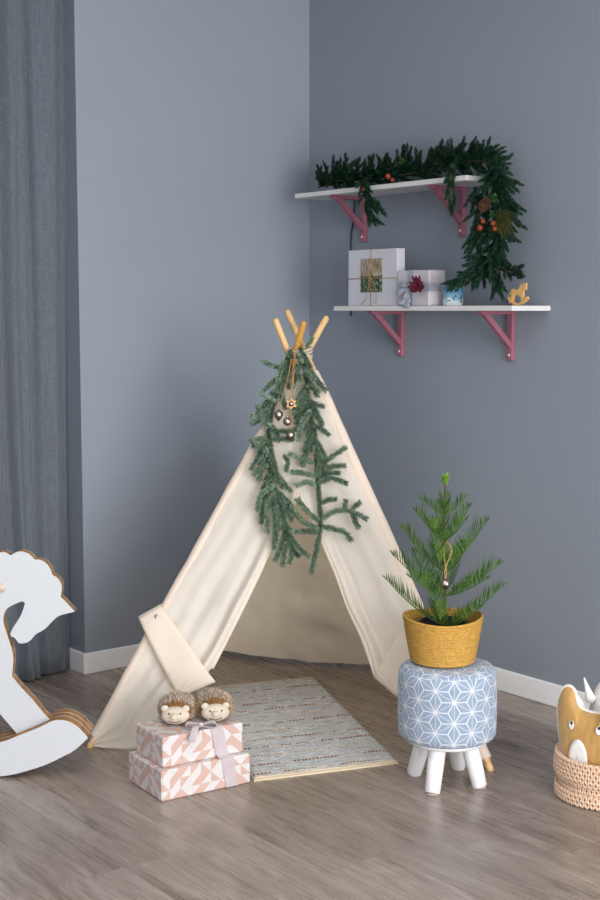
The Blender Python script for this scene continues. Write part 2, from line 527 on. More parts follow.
    def prism(self, pts, o, X, Y, N, th, mis=0):
        """closed outline pts (u, v) in plane X/Y at o, extruded th along N; sides take material index mis"""
        o, X, Y, N = V(o), V(X), V(Y), V(N)
        n = len(pts)
        b = self.add([o + X * u + Y * w for u, w in pts])
        c = self.add([o + X * u + Y * w + N * th for u, w in pts])
        area = sum(pts[i][0] * pts[(i + 1) % n][1] - pts[(i + 1) % n][0] * pts[i][1] for i in range(n))
        ccw = (area > 0) == (X.cross(Y).dot(N) > 0)
        f1 = list(range(b, b + n)); f2 = list(range(c, c + n))
        self.face(f1[::-1] if ccw else f1, list(pts)[::-1] if ccw else list(pts))
        self.face(f2 if ccw else f2[::-1], list(pts) if ccw else list(pts)[::-1])
        for i in range(n):
            j = (i + 1) % n
            q = [b + i, b + j, c + j, c + i]
            self.face(q if ccw else q[::-1], None, mis)
    def grid(self, fn, nu, nv, smooth=True, uvfn=None):
        b = len(self.v)
        for j in range(nv + 1):
            for i in range(nu + 1):
                self.v.append(tuple(fn(i / nu, j / nv)))
        for j in range(nv):
            for i in range(nu):
                uv = None
                if uvfn:
                    uv = [uvfn(i / nu, j / nv), uvfn((i + 1) / nu, j / nv), uvfn((i + 1) / nu, (j + 1) / nv), uvfn(i / nu, (j + 1) / nv)]
                q = b + j * (nu + 1) + i
                self.face([q, q + 1, q + nu + 2, q + nu + 1], uv, 0, smooth)
    def needle(self, p, d, L, w, side, bend=0.0):
        """a slim kite-shaped needle; with bend it curves towards +z in two steps"""
        p, d = V(p), V(d)
        s = d.cross(side)
        if s.length < 1e-6:
            s = d.cross(V((.3, .5, .8)))
        s = s.normalized() * w * .5
        if bend == 0.0:
            m = p + d * (L * .45)
            b = self.add([p, m - s, p + d * L, m + s])
            self.face([b, b + 1, b + 2, b + 3])
        else:
            up = V((0, 0, 1))
            p1 = p + d * (L * .5) + up * (bend * L * .12)
            p2 = p + d * (L * .93) + up * (bend * L * .42)
            b = self.add([p - s * .7, p + s * .7, p1 + s, p1 - s, p2])
            self.face([b, b + 1, b + 2, b + 3], None, 0, True)
            self.face([b + 3, b + 2, b + 4], None, 0, True)
    def build(self, name, mats, parent=None, solid=0, sub=0, smooth=None):
        me = bpy.data.meshes.new(name)
        me.from_pydata(self.v, [], self.f)
        ms = mats if isinstance(mats, (list, tuple)) else [mats]
        for m in ms:
            me.materials.append(M[m] if isinstance(m, str) else m)
        if any(u is not None for u in self.uv):
            L = me.uv_layers.new(name='UVMap')
            for p, u in zip(me.polygons, self.uv):
                if u is not None:
                    for li, w in zip(p.loop_indices, u):
                        L.data[li].uv = w
        for p, mi, s in zip(me.polygons, self.mi, self.sm):
            p.material_index = mi
            p.use_smooth = s if smooth is None else smooth
        me.update()
        o = bpy.data.objects.new(name, me)
        COL.objects.link(o)
        if parent is not None:
            o.parent = parent          # vertices are in world metres: undo the Empty's own place
            if parent.type == 'EMPTY':
                o.matrix_parent_inverse = Matrix.Translation(V(parent.location)).inverted()
        if solid:
            md = o.modifiers.new('solid', 'SOLIDIFY'); md.thickness = solid; md.offset = 0
        if sub:
            md = o.modifiers.new('sub', 'SUBSURF'); md.levels = sub; md.render_levels = sub
        return o

def thing(name, label, cat, loc, group=None):
    o = bpy.data.objects.new(name, None)
    COL.objects.link(o)
    o.location = loc
    o.empty_display_size = .05
    o['label'] = label; o['category'] = cat
    if group: o['group'] = group
    return o
def tag(o, label, cat, group=None):
    o['label'] = label; o['category'] = cat
    if group: o['group'] = group
    return o
def struct(o):
    o['kind'] = 'structure'
    return o

def spline(P, k=6):
    P = [V(p) for p in P]
    out = []
    n = len(P)
    for i in range(n - 1):
        a, b, c, d = P[max(i - 1, 0)], P[i], P[i + 1], P[min(i + 2, n - 1)]
        for s in range(k):
            t = s / k
            out.append(.5 * ((2 * b) + (c - a) * t + (2 * a - 5 * b + 4 * c - d) * t * t + (3 * b - a - 3 * c + d) * t ** 3))
    out.append(P[-1])
    return out
def smooth2d(pts, k=4, closed=True, sharp=()):
    n = len(pts)
    out = []
    for i in range(n):
        b, c = V(pts[i]), V(pts[(i + 1) % n])
        a = V(pts[(i - 1) % n]) if i not in sharp else b
        d = V(pts[(i + 2) % n]) if (i + 1) % n not in sharp else c
        for s in range(k):
            t = s / k
            q = .5 * ((2 * b) + (c - a) * t + (2 * a - 5 * b + 4 * c - d) * t * t + (3 * b - a - 3 * c + d) * t ** 3)
            out.append((q.x, q.y))
    return out
def plen(P):
    return sum((P[i + 1] - P[i]).length for i in range(len(P) - 1))
def along(P, s):
    for i in range(len(P) - 1):
        l = (P[i + 1] - P[i]).length
        if s <= l or i == len(P) - 2:
            t = min(1, s / max(l, 1e-9))
            return P[i].lerp(P[i + 1], t), (P[i + 1] - P[i]).normalized()
        s -= l
def rdir(t, ang, phi):
    ref = V((0, 0, 1)) if abs(t.z) < .9 else V((1, 0, 0))
    u = t.cross(ref).normalized(); w = t.cross(u)
    return (t * math.cos(ang) + (u * math.cos(phi) + w * math.sin(phi)) * math.sin(ang)).normalized()

FH = V((.6163, .7875, 0))     # horizontal direction the camera looks in
RT = V((.7875, -.6163, 0))    # and its right-hand side
UP = V((0, 0, 1))

# ================================================================ the room
def quad_struct(name, boxes, mat):
    b = MB()
    for bx in boxes:
        b.box(*bx)
    return struct(b.build(name, mat))
KEY, FILL, TOP_FILL = 400.0, 20.0, 25.0
RX0, RY0, CZ = -5.3, -7.5, 2.80      # far ends of the room, ceiling
WE = -1.104                          # where the left wall stops at the curtained recess
X, Y, Z = (1, 0, 0), (0, 1, 0), (0, 0, 1)
def vx(a): return (a, 0, 0)
def vy(a): return (0, a, 0)
def vz(a): return (0, 0, a)
quad_struct('floor', [((RX0, RY0, -.05), vx(-RX0 + .1), vy(-RY0 + .6), vz(.05))], 'floor')
quad_struct('ceiling', [((RX0, RY0, CZ), vx(-RX0 + .1), vy(-RY0 + .6), vz(.05))], 'ceiling')
quad_struct('wall_left', [((WE, 0, 0), vx(-WE), vy(.5), vz(CZ))], 'wall')
quad_struct('wall_right', [((0, RY0, 0), vx(.1), vy(-RY0 + .5), vz(CZ))], 'wall')
quad_struct('wall_recess', [((RX0, .42, 0), vx(-RX0 + WE), vy(.08), vz(CZ))], 'wall')
# the two walls behind the photographer, with openings; the side one is added for fill light
def wall_with_opening(name, axis, a0, a1, o0, o1, z0, z1, pos, paint='plain_wall'):
    bx = []
    for (p0, p1, q0, q1) in ((a0, o0, 0, CZ), (o1, a1, 0, CZ), (o0, o1, 0, z0), (o0, o1, z1, CZ)):
        if axis == 'x':
            bx.append(((p0, pos - .12, q0), vx(p1 - p0), vy(.12), vz(q1 - q0)))
        else:
            bx.append(((pos - .12, p0, q0), vx(.12), vy(p1 - p0), vz(q1 - q0)))
    quad_struct(name, bx, paint)
wall_with_opening('wall_front', 'x', RX0, 0, -4.5, -.3, .12, 2.6, RY0)
wall_with_opening('wall_back', 'y', RY0, .42, -4.9, -2.0, .12, 2.6, RX0, 'wall')
def window_frame(name, axis, o0, o1, z0, z1, pos):
    b = MB()
    w = .06
    mid = (o0 + o1) / 2
    for (p0, p1, q0, q1) in ((o0, o0 + w, z0, z1), (o1 - w, o1, z0, z1), (mid - w / 2, mid + w / 2, z0, z1), (o0, o1, z0, z0 + w), (o0, o1, z1 - w, z1)):
        if axis == 'x':
            b.box((p0, pos - .10, q0), vx(p1 - p0), vy(.05), vz(q1 - q0))
        else:
            b.box((pos - .10, p0, q0), vx(.05), vy(p1 - p0), vz(q1 - q0))
    struct(b.build(name, 'white_trim'))
window_frame('window_1', 'x', -4.5, -.3, .12, 2.6, RY0)
window_frame('side_fill_window', 'y', -4.9, -2.0, .12, 2.6, RX0)  # unseen window added to carry the side fill

b = MB()
b.box((WE - .002, -.013, 0), vx(-WE + .002), vy(.013), vz(.082), .003)
b.box((WE - .013, -.013, 0), vx(.013), vy(.43), vz(.082), .003)
struct(b.build('baseboard_left', 'white_trim'))
b = MB()
b.box((-.013, -4.6, 0), vx(.013), vy(4.588), vz(.082), .003)
struct(b.build('baseboard_right', 'white_trim'))

# ---------------------------------------------------------------- the curtain in the recess
def curtain_pt(u, v):
    z = .008 + v * 2.74
    x = -1.92 + u * .80
    xr = x + (.028 * v if u > .9 else 0) * 1.0
    e = max(0.0, 1 - (1 - u) / .16)
    y = .075 + .022 * math.sin(u * 38 + .9) + .012 * math.sin(u * 91 + 1.0 + v * .8) * (1 - .4 * v) + .012 * math.sin(u * 17 + v * 1.4)
    y = y * (1 - e) + (.098 + .012 * math.sin(v * 5)) * e
    y -= (1 - v) ** 3 * .05 * (1 - e) * .8
    return (xr + .006 * math.sin(v * 7 + u * 20) * (1 - e), y, z)
b = MB()
b.grid(curtain_pt, 190, 34)
o = b.build('curtain', 'curtain', solid=.003)
tag(o, 'long dark grey woven curtain hanging beside the left wall edge', 'curtain')

# ================================================================ the play tent
FLt, FRt = V((-1.528, -.790, 0)), V((-.670, -1.738, 0))
BLt, BRt = V((-.575, -.055, 0)), V((-.085, -.765, 0))
TIP = {'FL': V((-.598, -.853, 1.376)), 'FR': V((-.693, -.747, 1.397)), 'BL': V((-.741, -.906, 1.359)), 'BR': V((-.795, -.813, 1.369))}
FT = {'FL': FLt, 'FR': FRt, 'BL': BLt, 'BR': BRt}
APX = V((-.70, -.83, 1.262))
FN = V((-.68, -.605, .415)).normalized()     # outward normal of the front face
tent = thing('play_tent', 'cream canvas teepee play tent with four wooden poles', 'tent', (-.71, -.83, 0))
def on_pole(k, z):
    a, c = FT[k], TIP[k]
    return a.lerp(c, z / c.z)
for k in ('FL', 'FR', 'BL', 'BR'):
    b = MB()
    d = (TIP[k] - FT[k]).normalized()
    b.tube([FT[k] + d * .006, FT[k].lerp(TIP[k], .5), TIP[k] - d * .008], [.0118, .0118, .0112], 14, True, True)
    b.build('pole', 'shaded_pole' if k == 'BL' else 'pole', tent)

ZT = 1.175     # canvas tops out just under the crossing
def wr(p, s=9.0, a=.006):
    return mnoise.noise(V(p) * s) * a + mnoise.noise(V(p) * s * 2.7 + V((5, 2, 1))) * a * .35

def curve_at(C, L, t):
    return along(C, t * L)[0]
def sleeve(k, side_in, zb=.03):
    """canvas sleeve round a pole"""
    b = MB()
    n = 24
    P = [on_pole(k, zb + (ZT + .01 - zb) * i / n) for i in range(n + 1)]
    P = [p + V((wr(p, 5, .004), wr(p + V((3, 3, 3)), 5, .004), 0)) for p in P]
    R = [.0195 + .0025 * mnoise.noise(V((0, 0, i * .7))) for i in range(n + 1)]
    R[-1] = .0165
    b.tube(P, R, 14, False)
    return b
def st(s, t):                       # a point of the front face: s along the base, t up to the apex
    return (FLt.lerp(FRt, s)) * (1 - t) + APX * t
def flap(k, edge, hem, name, sgn):
    """ruled sheet from the pole to the opening edge; the last stretch of the edge is the bunched hem"""
    E = spline([st(.5, .93), st(.52, .8)] + [st(*q) for q in edge], 8)
    H = spline([st(*q) for q in hem], 6)
    LE, LH = plen(E), plen(H)
    split = .80
    def fn(u, v):
        tz = 1 - v
        z = ZT * tz + .018 * (1 - tz)
        p0 = on_pole(k, z) + FN * .017
        if v < split:
            w = v / split
            q = curve_at(E, LE, w)
        else:
            w = 1.0
            q = curve_at(H, LH, (v - split) / (1 - split))
        q = q + FN * .014
        p = p0.lerp(q, u)
        vv = min(1, v / split)
        fold = max(0.0, (u - .66) / .34)
        amp = .027 * vv ** 1.5 * (1 if v < split else max(0.0, 1 - (v - split) / (1 - split)))
        d = amp * fold * math.sin(fold * 8.2 + .6 + v * 1.2)
        d += .010 * math.sin(PI * u) * vv * math.sin(v * 3 + u * 4)
        d += (wr(p, 6, .013) + .0045 * math.sin(u * 23 + v * 9 + 2 * mnoise.noise(V(p) * 4)) * vv) * math.sin(PI * min(1, u * 1.02)) * (.3 + vv)
        # the tie pulls soft creases towards the bunched corner
        g = math.exp(-((v - split) / .16) ** 2) * u
        d += .012 * g * math.sin((u * 5 + v * 26))
        return p + FN * d
    b = MB()
    b.grid(fn, 64, 110)
    # rolled seam along the opening
    path = [curve_at(E, LE, i / 50) + FN * (.014 + .020 * (i / 50) ** 1.5 * math.sin(8.8 + i / 50 * .96)) for i in range(8, 51)]
    b2 = MB()
    b2.tube(path, .0055, 8)
    f = b.build(name, 'canvas', tent)
    b2.build('edge_binding', 'canvas', f)
    sl = sleeve(k, sgn).build('pole_sleeve', 'canvas', tent)
    return f
openL = [(.542, .639), (.462, .566), (.399, .495), (.349, .408), (.306, .318), (.259, .195)]
openR = [(.542, .639), (.586, .584), (.653, .511), (.703, .427), (.731, .345), (.760, .276), (.773, .195)]
hemL = [(.259, .195), (.205, .13), (.165, .075), (.13, .006), (.06, .000), (.012, .002)]
hemR = [(.773, .195), (.823, .149), (.918, .112), (.98, .045), (.996, .012)]
flap('FL', openL, hemL, 'front_flap', 1)
flap('FR', openR, hemR, 'front_flap', -1)

def panel(k1, k2, name, inn, zb, sag=.03, seed=0):
    m = (FT[k1] + FT[k2]) / 2
    N = (FT[k2] - FT[k1]).cross(APX - FT[k1]).normalized()
    if N.dot(m - V((-.71, -.83, 0))) < 0:
        N = -N
    def fn(u, v):
        zl = zb + (ZT - zb) * v
        a, c = on_pole(k1, zl), on_pole(k2, zl)
        p = a.lerp(c, u) + N * .016
        bulge = math.sin(PI * u) * math.sin(PI * min(1, v * 1.0) * .9 + .25)
        p += N * (sag * bulge + wr(p + V((seed, 0, 0)), 6, .020) * math.sin(PI * u))
        # slack diagonal creases low in the sheet
        p += N * (.006 * math.sin(PI * u) * math.exp(-((v - .18) / .14) ** 2) * math.sin(u * 9 + v * 30))
        p.z += -.012 * math.sin(PI * u) * (1 - v) ** 6
        return p
    b = MB()
    b.grid(fn, 44, 60)
    cv = 'brightened_canvas' if name == 'back_panel' else 'canvas'  # back panel takes the canvas brightened to stand for light inside
    f = b.build(name, cv, tent)
    h = MB()
    def hf(u, v):
        q = fn(u, .036 * v)
        return q - N * (.0035 + .001 * math.sin(u * 40))
    h.grid(hf, 44, 2)
    h.build('hem', cv, f)
    return f
panel('BL', 'BR', 'back_panel', True, .022, -.035, 1)
panel('FL', 'BL', 'side_panel', True, .02, .01, 3)
panel('FR', 'BR', 'side_panel', True, .02, .01, 6)
for k in ('BL', 'BR'):
    sleeve(k, 1).build('pole_sleeve', 'canvas', tent)

def strap(c, name_pts, k):
    """tie strap: flat band from behind the pole across the bunched flap; c = four (s, t) corners"""
    P = [st(*q) for q in c]
    def fn(u, v):
        a = P[0].lerp(P[3], u); d = P[1].lerp(P[2], u)
        p = a.lerp(d, v)
        lift = .030 + .012 * math.sin(PI * u) + .004 * math.sin(u * 7 + v * 3)
        if u > .86: lift -= (u - .86) * .06
        return p + FN * lift
    b = MB()
    b.grid(fn, 24, 8)
    o = b.build('tie_strap', 'canvas', tent, solid=.004)
    s = MB()
    q = st(*name_pts) + FN * .034
    s.lathe([(.0, -.004), (.0095, -.004), (.0098, .001), (.008, .004), (.006, .0035), (.004, .005), (0, .0055)], 18, q, axis=FN)
    s.build('snap_button', 'silver', o)
    w = MB()        # the end that runs round the back of the pole
    a = P[0].lerp(P[1], .0); d = P[1]
    def wf(u, v):
        base = P[0].lerp(P[1], v)
        ang = u * PI * .9
        return base + FN * (.030 * math.cos(ang)) + (P[0] - P[3]).normalized() * (.010 * math.sin(ang))
    w.grid(wf, 10, 6)
    w.build('strap_end', 'canvas', o, solid=.003)
strap([(-.060, .303), (.000, .335), (.284, .163), (.190, .122)], (.006, .306), 'FL')
strap([(1.012, .30), (.965, .335), (.770, .190), (.823, .149)], (1.0, .31), 'FR')

# cord lashing the poles together
b = MB()
for j in range(4):
    pts = []
    for i in range(25):
        a = 2 * PI * i / 24
        pts.append(APX + V((.042 * math.cos(a), .042 * math.sin(a), -.022 + .008 * j + .006 * math.sin(a * 2 + j))))
    b.tube(pts, .0036, 7, False)
b.build('lashing_cord', 'cotton', tent)

# ---------------------------------------------------------------- fir boughs tied to the tent
FIR = {"L":[[-0.742,-0.84,1.263],[-0.784,-0.844,1.188],[-0.843,-0.864,1.061],[-0.882,-0.888,0.963],[-0.905,-0.929,0.866],[-0.915,-1.003,0.741],[-0.926,-1.066,0.633],[-0.917,-1.098,0.6]],"R":[[-0.719,-0.854,1.28],[-0.734,-0.907,1.179],[-0.758,-0.959,1.063],[-0.772,-1.01,0.966],[-0.805,-1.061,0.838],[-0.834,-1.114,0.713],[-0.863,-1.134,0.636],[-0.9,-1.149,0.553]],"S":[[[-0.789,-0.85,1.196],[-0.811,-0.816,1.209],[-0.826,-0.79,1.222]],[[-0.876,-0.903,1.004],[-0.895,-0.86,1.036],[-0.917,-0.833,1.039]],[[-0.898,-0.875,1.038],[-0.897,-0.852,1.073]],[[-0.884,-0.857,1.029],[-0.909,-0.839,1.015]],[[-0.903,-0.926,0.927],[-0.925,-0.889,0.945],[-0.934,-0.867,0.961]],[[-0.846,-0.897,1.091],[-0.866,-0.866,1.103],[-0.876,-0.846,1.116]],[[-0.889,-0.897,0.964],[-0.912,-0.871,0.963],[-0.927,-0.869,0.941]],[[-0.914,-0.942,0.885],[-0.935,-0.925,0.875],[-0.957,-0.915,0.855]],[[-0.835,-0.894,1.114],[-0.834,-0.925,1.071]],[[-0.866,-0.889,1.013],[-0.861,-0.927,0.965]],[[-0.885,-0.902,0.991],[-0.852,-0.938,0.992],[-0.823,-0.966,0.999]],[[-0.895,-0.927,0.967],[-0.865,-0.96,0.968],[-0.85,-0.979,0.965]],[[-0.911,-0.959,0.836],[-0.951,-0.958,0.772],[-0.975,-0.978,0.703]],[[-0.923,-0.986,0.806],[-0.959,-0.989,0.743],[-0.978,-1.015,0.675]],[[-0.93,-1.007,0.793],[-0.959,-1.028,0.714],[-0.972,-1.056,0.653]],[[-0.915,-0.998,0.773],[-0.924,-1.031,0.711],[-0.919,-1.057,0.681]],[[-0.918,-0.991,0.806],[-0.918,-1.034,0.745],[-0.913,-1.06,0.714]],[[-0.926,-0.99,0.824],[-0.967,-0.967,0.791],[-0.989,-0.975,0.744]],[[-0.924,-1.041,0.696],[-0.95,-1.054,0.634],[-0.976,-1.056,0.587]],[[-0.935,-1.067,0.667],[-0.938,-1.092,0.628],[-0.954,-1.103,0.585]],[[-0.939,-1.072,0.685],[-0.934,-1.108,0.64],[-0.917,-1.149,0.607]],[[-0.924,-1.031,0.711],[-0.955,-1.028,0.664],[-0.968,-1.04,0.624]],[[-0.935,-1.078,0.652],[-0.957,-1.079,0.615],[-0.972,-1.089,0.575]],[[-0.881,-0.975,0.919],[-0.878,-0.994,0.897],[-0.888,-1.0,0.872]],[[-0.716,-0.885,1.263],[-0.693,-0.888,1.297]],[[-0.744,-0.908,1.213],[-0.748,-0.881,1.247]],[[-0.764,-0.951,1.148],[-0.745,-0.987,1.125]],[[-0.76,-0.951,1.097],[-0.746,-0.977,1.081],[-0.732,-0.997,1.074]],[[-0.78,-1.003,1.016],[-0.764,-1.032,1.001],[-0.755,-1.053,0.985]],[[-0.776,-0.993,1.066],[-0.813,-0.985,1.017],[-0.833,-0.996,0.968]],[[-0.779,-1.007,0.983],[-0.809,-1.002,0.94],[-0.829,-1.011,0.895]],[[-0.787,-1.028,0.968],[-0.783,-1.066,0.92],[-0.792,-1.088,0.873]],[[-0.8,-1.044,0.953],[-0.804,-1.071,0.906],[-0.822,-1.083,0.858]],[[-0.801,-1.046,0.89],[-0.826,-1.008,0.905],[-0.85,-0.973,0.917]],[[-0.811,-1.058,0.885],[-0.773,-1.085,0.908],[-0.73,-1.111,0.941]],[[-0.827,-1.083,0.852],[-0.853,-1.047,0.86],[-0.877,-1.019,0.863]],[[-0.81,-1.062,0.852],[-0.771,-1.088,0.878],[-0.74,-1.118,0.885]],[[-0.826,-1.088,0.816],[-0.844,-1.058,0.831],[-0.87,-1.036,0.821]],[[-0.832,-1.095,0.827],[-0.795,-1.122,0.847],[-0.768,-1.162,0.832]],[[-0.809,-1.067,0.846],[-0.779,-1.092,0.859],[-0.761,-1.112,0.86]],[[-0.835,-1.115,0.763],[-0.816,-1.128,0.776],[-0.799,-1.144,0.78]],[[-0.857,-1.142,0.715],[-0.823,-1.163,0.741],[-0.795,-1.19,0.748],[-0.776,-1.217,0.74],[-0.756,-1.249,0.725]],[[-0.779,-1.171,0.744],[-0.768,-1.163,0.772]],[[-0.777,-1.194,0.744],[-0.749,-1.207,0.769]],[[-0.781,-1.209,0.743],[-0.781,-1.239,0.7]],[[-0.847,-1.13,0.693],[-0.816,-1.17,0.685],[-0.799,-1.195,0.677],[-0.792,-1.217,0.656]],[[-0.852,-1.131,0.71],[-0.87,-1.091,0.74],[-0.883,-1.054,0.774]],[[-0.867,-1.15,0.688],[-0.89,-1.115,0.702],[-0.905,-1.082,0.726],[-0.91,-1.057,0.753]],[[-0.857,-1.131,0.674],[-0.88,-1.103,0.676],[-0.905,-1.076,0.675]],[[-0.781,-0.856,1.23],[-0.809,-0.859,1.179],[-0.834,-0.869,1.123]],[[-0.776,-0.862,1.257],[-0.77,-0.898,1.214],[-0.775,-0.927,1.164]],[[-0.798,-0.851,1.179],[-0.79,-0.89,1.136]],[[-0.837,-0.873,1.113],[-0.871,-0.873,1.056],[-0.884,-0.89,1.011]],[[-0.757,-0.925,1.197],[-0.745,-0.96,1.164]],[[-0.755,-0.956,1.097],[-0.779,-0.948,1.07]],[[-0.908,-0.927,0.917],[-0.905,-0.963,0.87]],[[-0.915,-0.927,0.934],[-0.938,-0.928,0.896]]]}
rng = random.Random(5)
fir = thing('fir_garland', 'blue-green fir bough garland hung from the tent top in two strands', 'garland', (-.76, -.9, 1.2))
def fir_needles(b, P, dens, ln, seed, flat=False):
    r = random.Random(seed)
    L = plen(P)
    n = int(L * dens)
    for i in range(n):
        s = L * (i + r.random()) / n
        p, t = along(P, s)
        tip = min(1.0, (L - s) / .008 + .72)
        phi = r.uniform(0, 2 * PI)
        d = rdir(t, r.uniform(.50, 1.0), phi)
        b.needle(p, d, ln * tip * r.uniform(.75, 1.15), .0027, V((r.uniform(-1, 1), r.uniform(-1, 1), r.uniform(-1, 1))))
    for i in range(9):
        d = rdir((P[-1] - P[-2]).normalized(), r.uniform(.3, 1.0), r.uniform(0, 6.28))
        b.needle(P[-1], d, ln * .9, .003, V((r.uniform(-1, 1), r.uniform(-1, 1), .3)))
def bough(P, w, dens, ln, seed):
    P = [V(p) + FN * .008 for p in spline(P, 5)]
    b = MB(); fir_needles(b, P, dens, ln, seed)
    o = b.build('fir_sprig', 'fir_pale' if seed % 4 == 1 else 'fir', fir)
    t = MB(); t.tube(P, [w * (1 - .6 * i / (len(P) - 1)) for i in range(len(P))], 6)
    t.build('twig', 'stem_brown', o)
    return o
for i, key in enumerate(('L', 'R')):
    bough(FIR[key], .0035, 5200, .0165, 10 + 2 * i)
    # short side sprigs lying along the strand
    P = spline(FIR[key], 8); L = plen(P)
    for j in range(28 if key == 'L' else 20):
        f = rng.uniform(.02, .74) if key == 'L' else rng.uniform(.0, .52)
        p, t_ = along(P, f * L)
        sd = t_.cross(FN).normalized() * rng.choice((-1, 1))
        d = (t_ + sd * rng.uniform(.25, .75) + FN * rng.uniform(.0, .25)).normalized()
        ln_ = rng.uniform(.06, .10)
        bough([p + FN * .004, p + d * ln_ * .5 + FN * .006, p + d * ln_ + t_ * .012], .0014, 5000, .0165, 200 + 40 * i + j)
for i, s in enumerate(FIR['S']):
    bough(s, .0016, 5200, .0170, 40 + i)

# ---------------------------------------------------------------- ornaments on jute strings
KNOT = V((-.774, -.893, 1.225))
b = MB()
for j in range(3):
    pts = [KNOT + V((.012 * math.cos(a * .5236), .012 * math.sin(a * .5236), .006 * j - .005)) for a in range(13)]
    b.tube(pts, .0022, 6, False)
for q in ((-.010, -.004, .045), (.008, .004, .05)):
    b.tube(spline([KNOT, KNOT + V(q) * .6 + V((0, -.004, 0)), KNOT + V(q)], 4), .0018, 6)
tag(b.build('twine_knot', 'jute'), 'knotted jute twine at the top of the fir garland holding the ornaments', 'twine')
def ornament(c, kind, label, k=0):
    c = V(c)
    t = thing('hanging_ornament', label, 'ornament', c, 'metal ornaments on the tent garland')
    b = MB()
    if kind == 'star':
        pts = []
        for i in range(12):
            r = .021 if i % 2 == 0 else .0125
            a = PI / 2 + 2 * PI * i / 12
            pts.append((r * math.cos(a), r * math.sin(a)))
        b.prism(pts, c - FN * .006, RT, UP, FN, .012)
        b.build('body', 'gold', t)
        q = MB(); q.ball(c + FN * .006, (.0095, .0095, .0095), 16, 10); q.build('bell', 'silver', t)
        top = .021
    elif kind == 'acorn':
        b.lathe([(0, -.020), (.004, -.0165), (.010, -.009), (.0145, 0), (.015, .006), (.0125, .0115), (.006, .015), (0, .016)], 24, c)
        b.build('body', 'silver', t)
        q = MB(); q.lathe([(.0145, .0062), (.0156, .0075), (.013, .0125), (.006, .016), (.003, .021), (0, .0215)], 20, c)
        q.build('cap', 'silver', t); top = .021
    else:
        b.ball(c, .0145, 24, 14)
        b.build('body', 'silver', t)
        q = MB(); q.lathe([(.005, .0125), (.005, .019), (.003, .020), (0, .0203)], 14, c); q.build('cap', 'silver', t); top = .020
    w = MB()
    a = c + V((0, 0, top))
    w.tube(spline([a, a.lerp(KNOT, .5) + FN * .004, KNOT + FN * .015 + RT * k], 5), .0014, 6)
    w.build('string', 'jute', t)
ornament((-.833, -.955, 1.085), 'star', 'gold star-shaped ornament with a bell, topmost of the four on the tent garland', -.001)
ornament((-.873, -.935, 1.048), 'acorn', 'silver drop ornament, leftmost of the four on the tent garland', -.007)
ornament((-.855, -.960, 1.029), 'ball', 'silver ball ornament hanging just under the star on the tent garland', .003)
ornament((-.863, -.987, .982), 'acorn', 'silver acorn ornament hanging lowest of the four on the tent garland', .007)

# ================================================================ rug
RO = V((-1.297, -1.371, .0012))                    # front-left corner
RA = V((.949, -.316, 0)); RB = V((.316, .949, 0)); RA.normalize(); RB.normalize()
RW, RL = .470, 1.014
RA = V((-.853 + 1.297, -1.518 + 1.371, 0)).normalized(); RB = V((.402, .931, 0)).normalized()
b = MB()
NU, NV = 60, 150
def rug_pt(u, v):
    w = v * RL
    side = .0045 * mnoise.noise(V((w * 60, 3 if u > .5 else 8, 0))) * (abs(u - .5) * 2) ** 6
    rib = .0016 * math.sin(w * 2 * PI / .0122) + .0016 * mnoise.noise(V((u * 30, w * 90, 1)))
    edge = 1 - max(abs(u - .5) * 2, abs(v - .5) * 2) ** 60
    p = RO + RA * (u * RW + (side if u > .5 else -side)) + RB * w
    p.z += .0072 * edge + rib * edge + .0008
    return p
b.grid(rug_pt, NU, 330, True, lambda u, v: (u * RW, v * RL))
base = MB()
o = b.build('rug', 'rug')
tag(o, 'grey woven rag rug with brown dashed rows lying in the tent opening', 'rug')
base.box(RO + V((0, 0, -.001)) , RA * RW, RB * RL, (0, 0, .0045))
base.build('backing', 'rug', o)

# ================================================================ gift boxes, ribbon, slippers
GA, GB = V((.9965, -.0835, 0)), V((.0835, .9965, 0))
LO = V((-1.605, -1.346, .0005))
b = MB(); b.box(LO, GA * .296, GB * .213, (0, 0, .0895), .0035)
o = b.build('gift_box', 'triangles')
tag(o, 'larger pink and white triangle-patterned gift box lying on the floor, bottom of the stack', 'gift box', 'patterned gift boxes in front of the tent')
UO = V((-1.587, -1.326, .0905))
b = MB(); b.box(UO, GA * .268, GB * .172, (0, 0, .0895), .0035)
o = b.build('gift_box', 'triangles')
tag(o, 'smaller pink and white triangle-patterned gift box on top, carrying the hedgehog slippers', 'gift box', 'patterned gift boxes in front of the tent')
rb = thing('ribbon', 'lilac-grey satin ribbon with a bow tied round both patterned gift boxes', 'ribbon', LO + GA * .2)
b = MB()
def gp(o, a, bb, z): return o + GA * a + GB * bb + V((0, 0, z))
rows = [gp(LO, .212, -.0022, .002), gp(LO, .203, -.0022, .045), gp(LO, .196, -.0022, .0905), gp(UO, .174, -.0125, .004), gp(UO, .172, -.0032, .012), gp(UO, .165, -.0032, .05),
        gp(UO, .157, -.0024, .0885), gp(UO, .156, .002, .0922), gp(UO, .150, .10, .0918), gp(UO, .146, .170, .0922), gp(UO, .146, .1745, .088), gp(UO, .146, .1745, .0)]
RWD = .040
def band(u, v):
    k = v * (len(rows) - 1); i = min(int(k), len(rows) - 2)
    return rows[i].lerp(rows[i + 1], k - i) + GA * (u * RWD)
b.grid(band, 4, (len(rows) - 1) * 2, False)
b.build('band', 'lilac_ribbon', rb, solid=.0012)
BW = gp(UO, .136, .020, .0925)
b = MB()
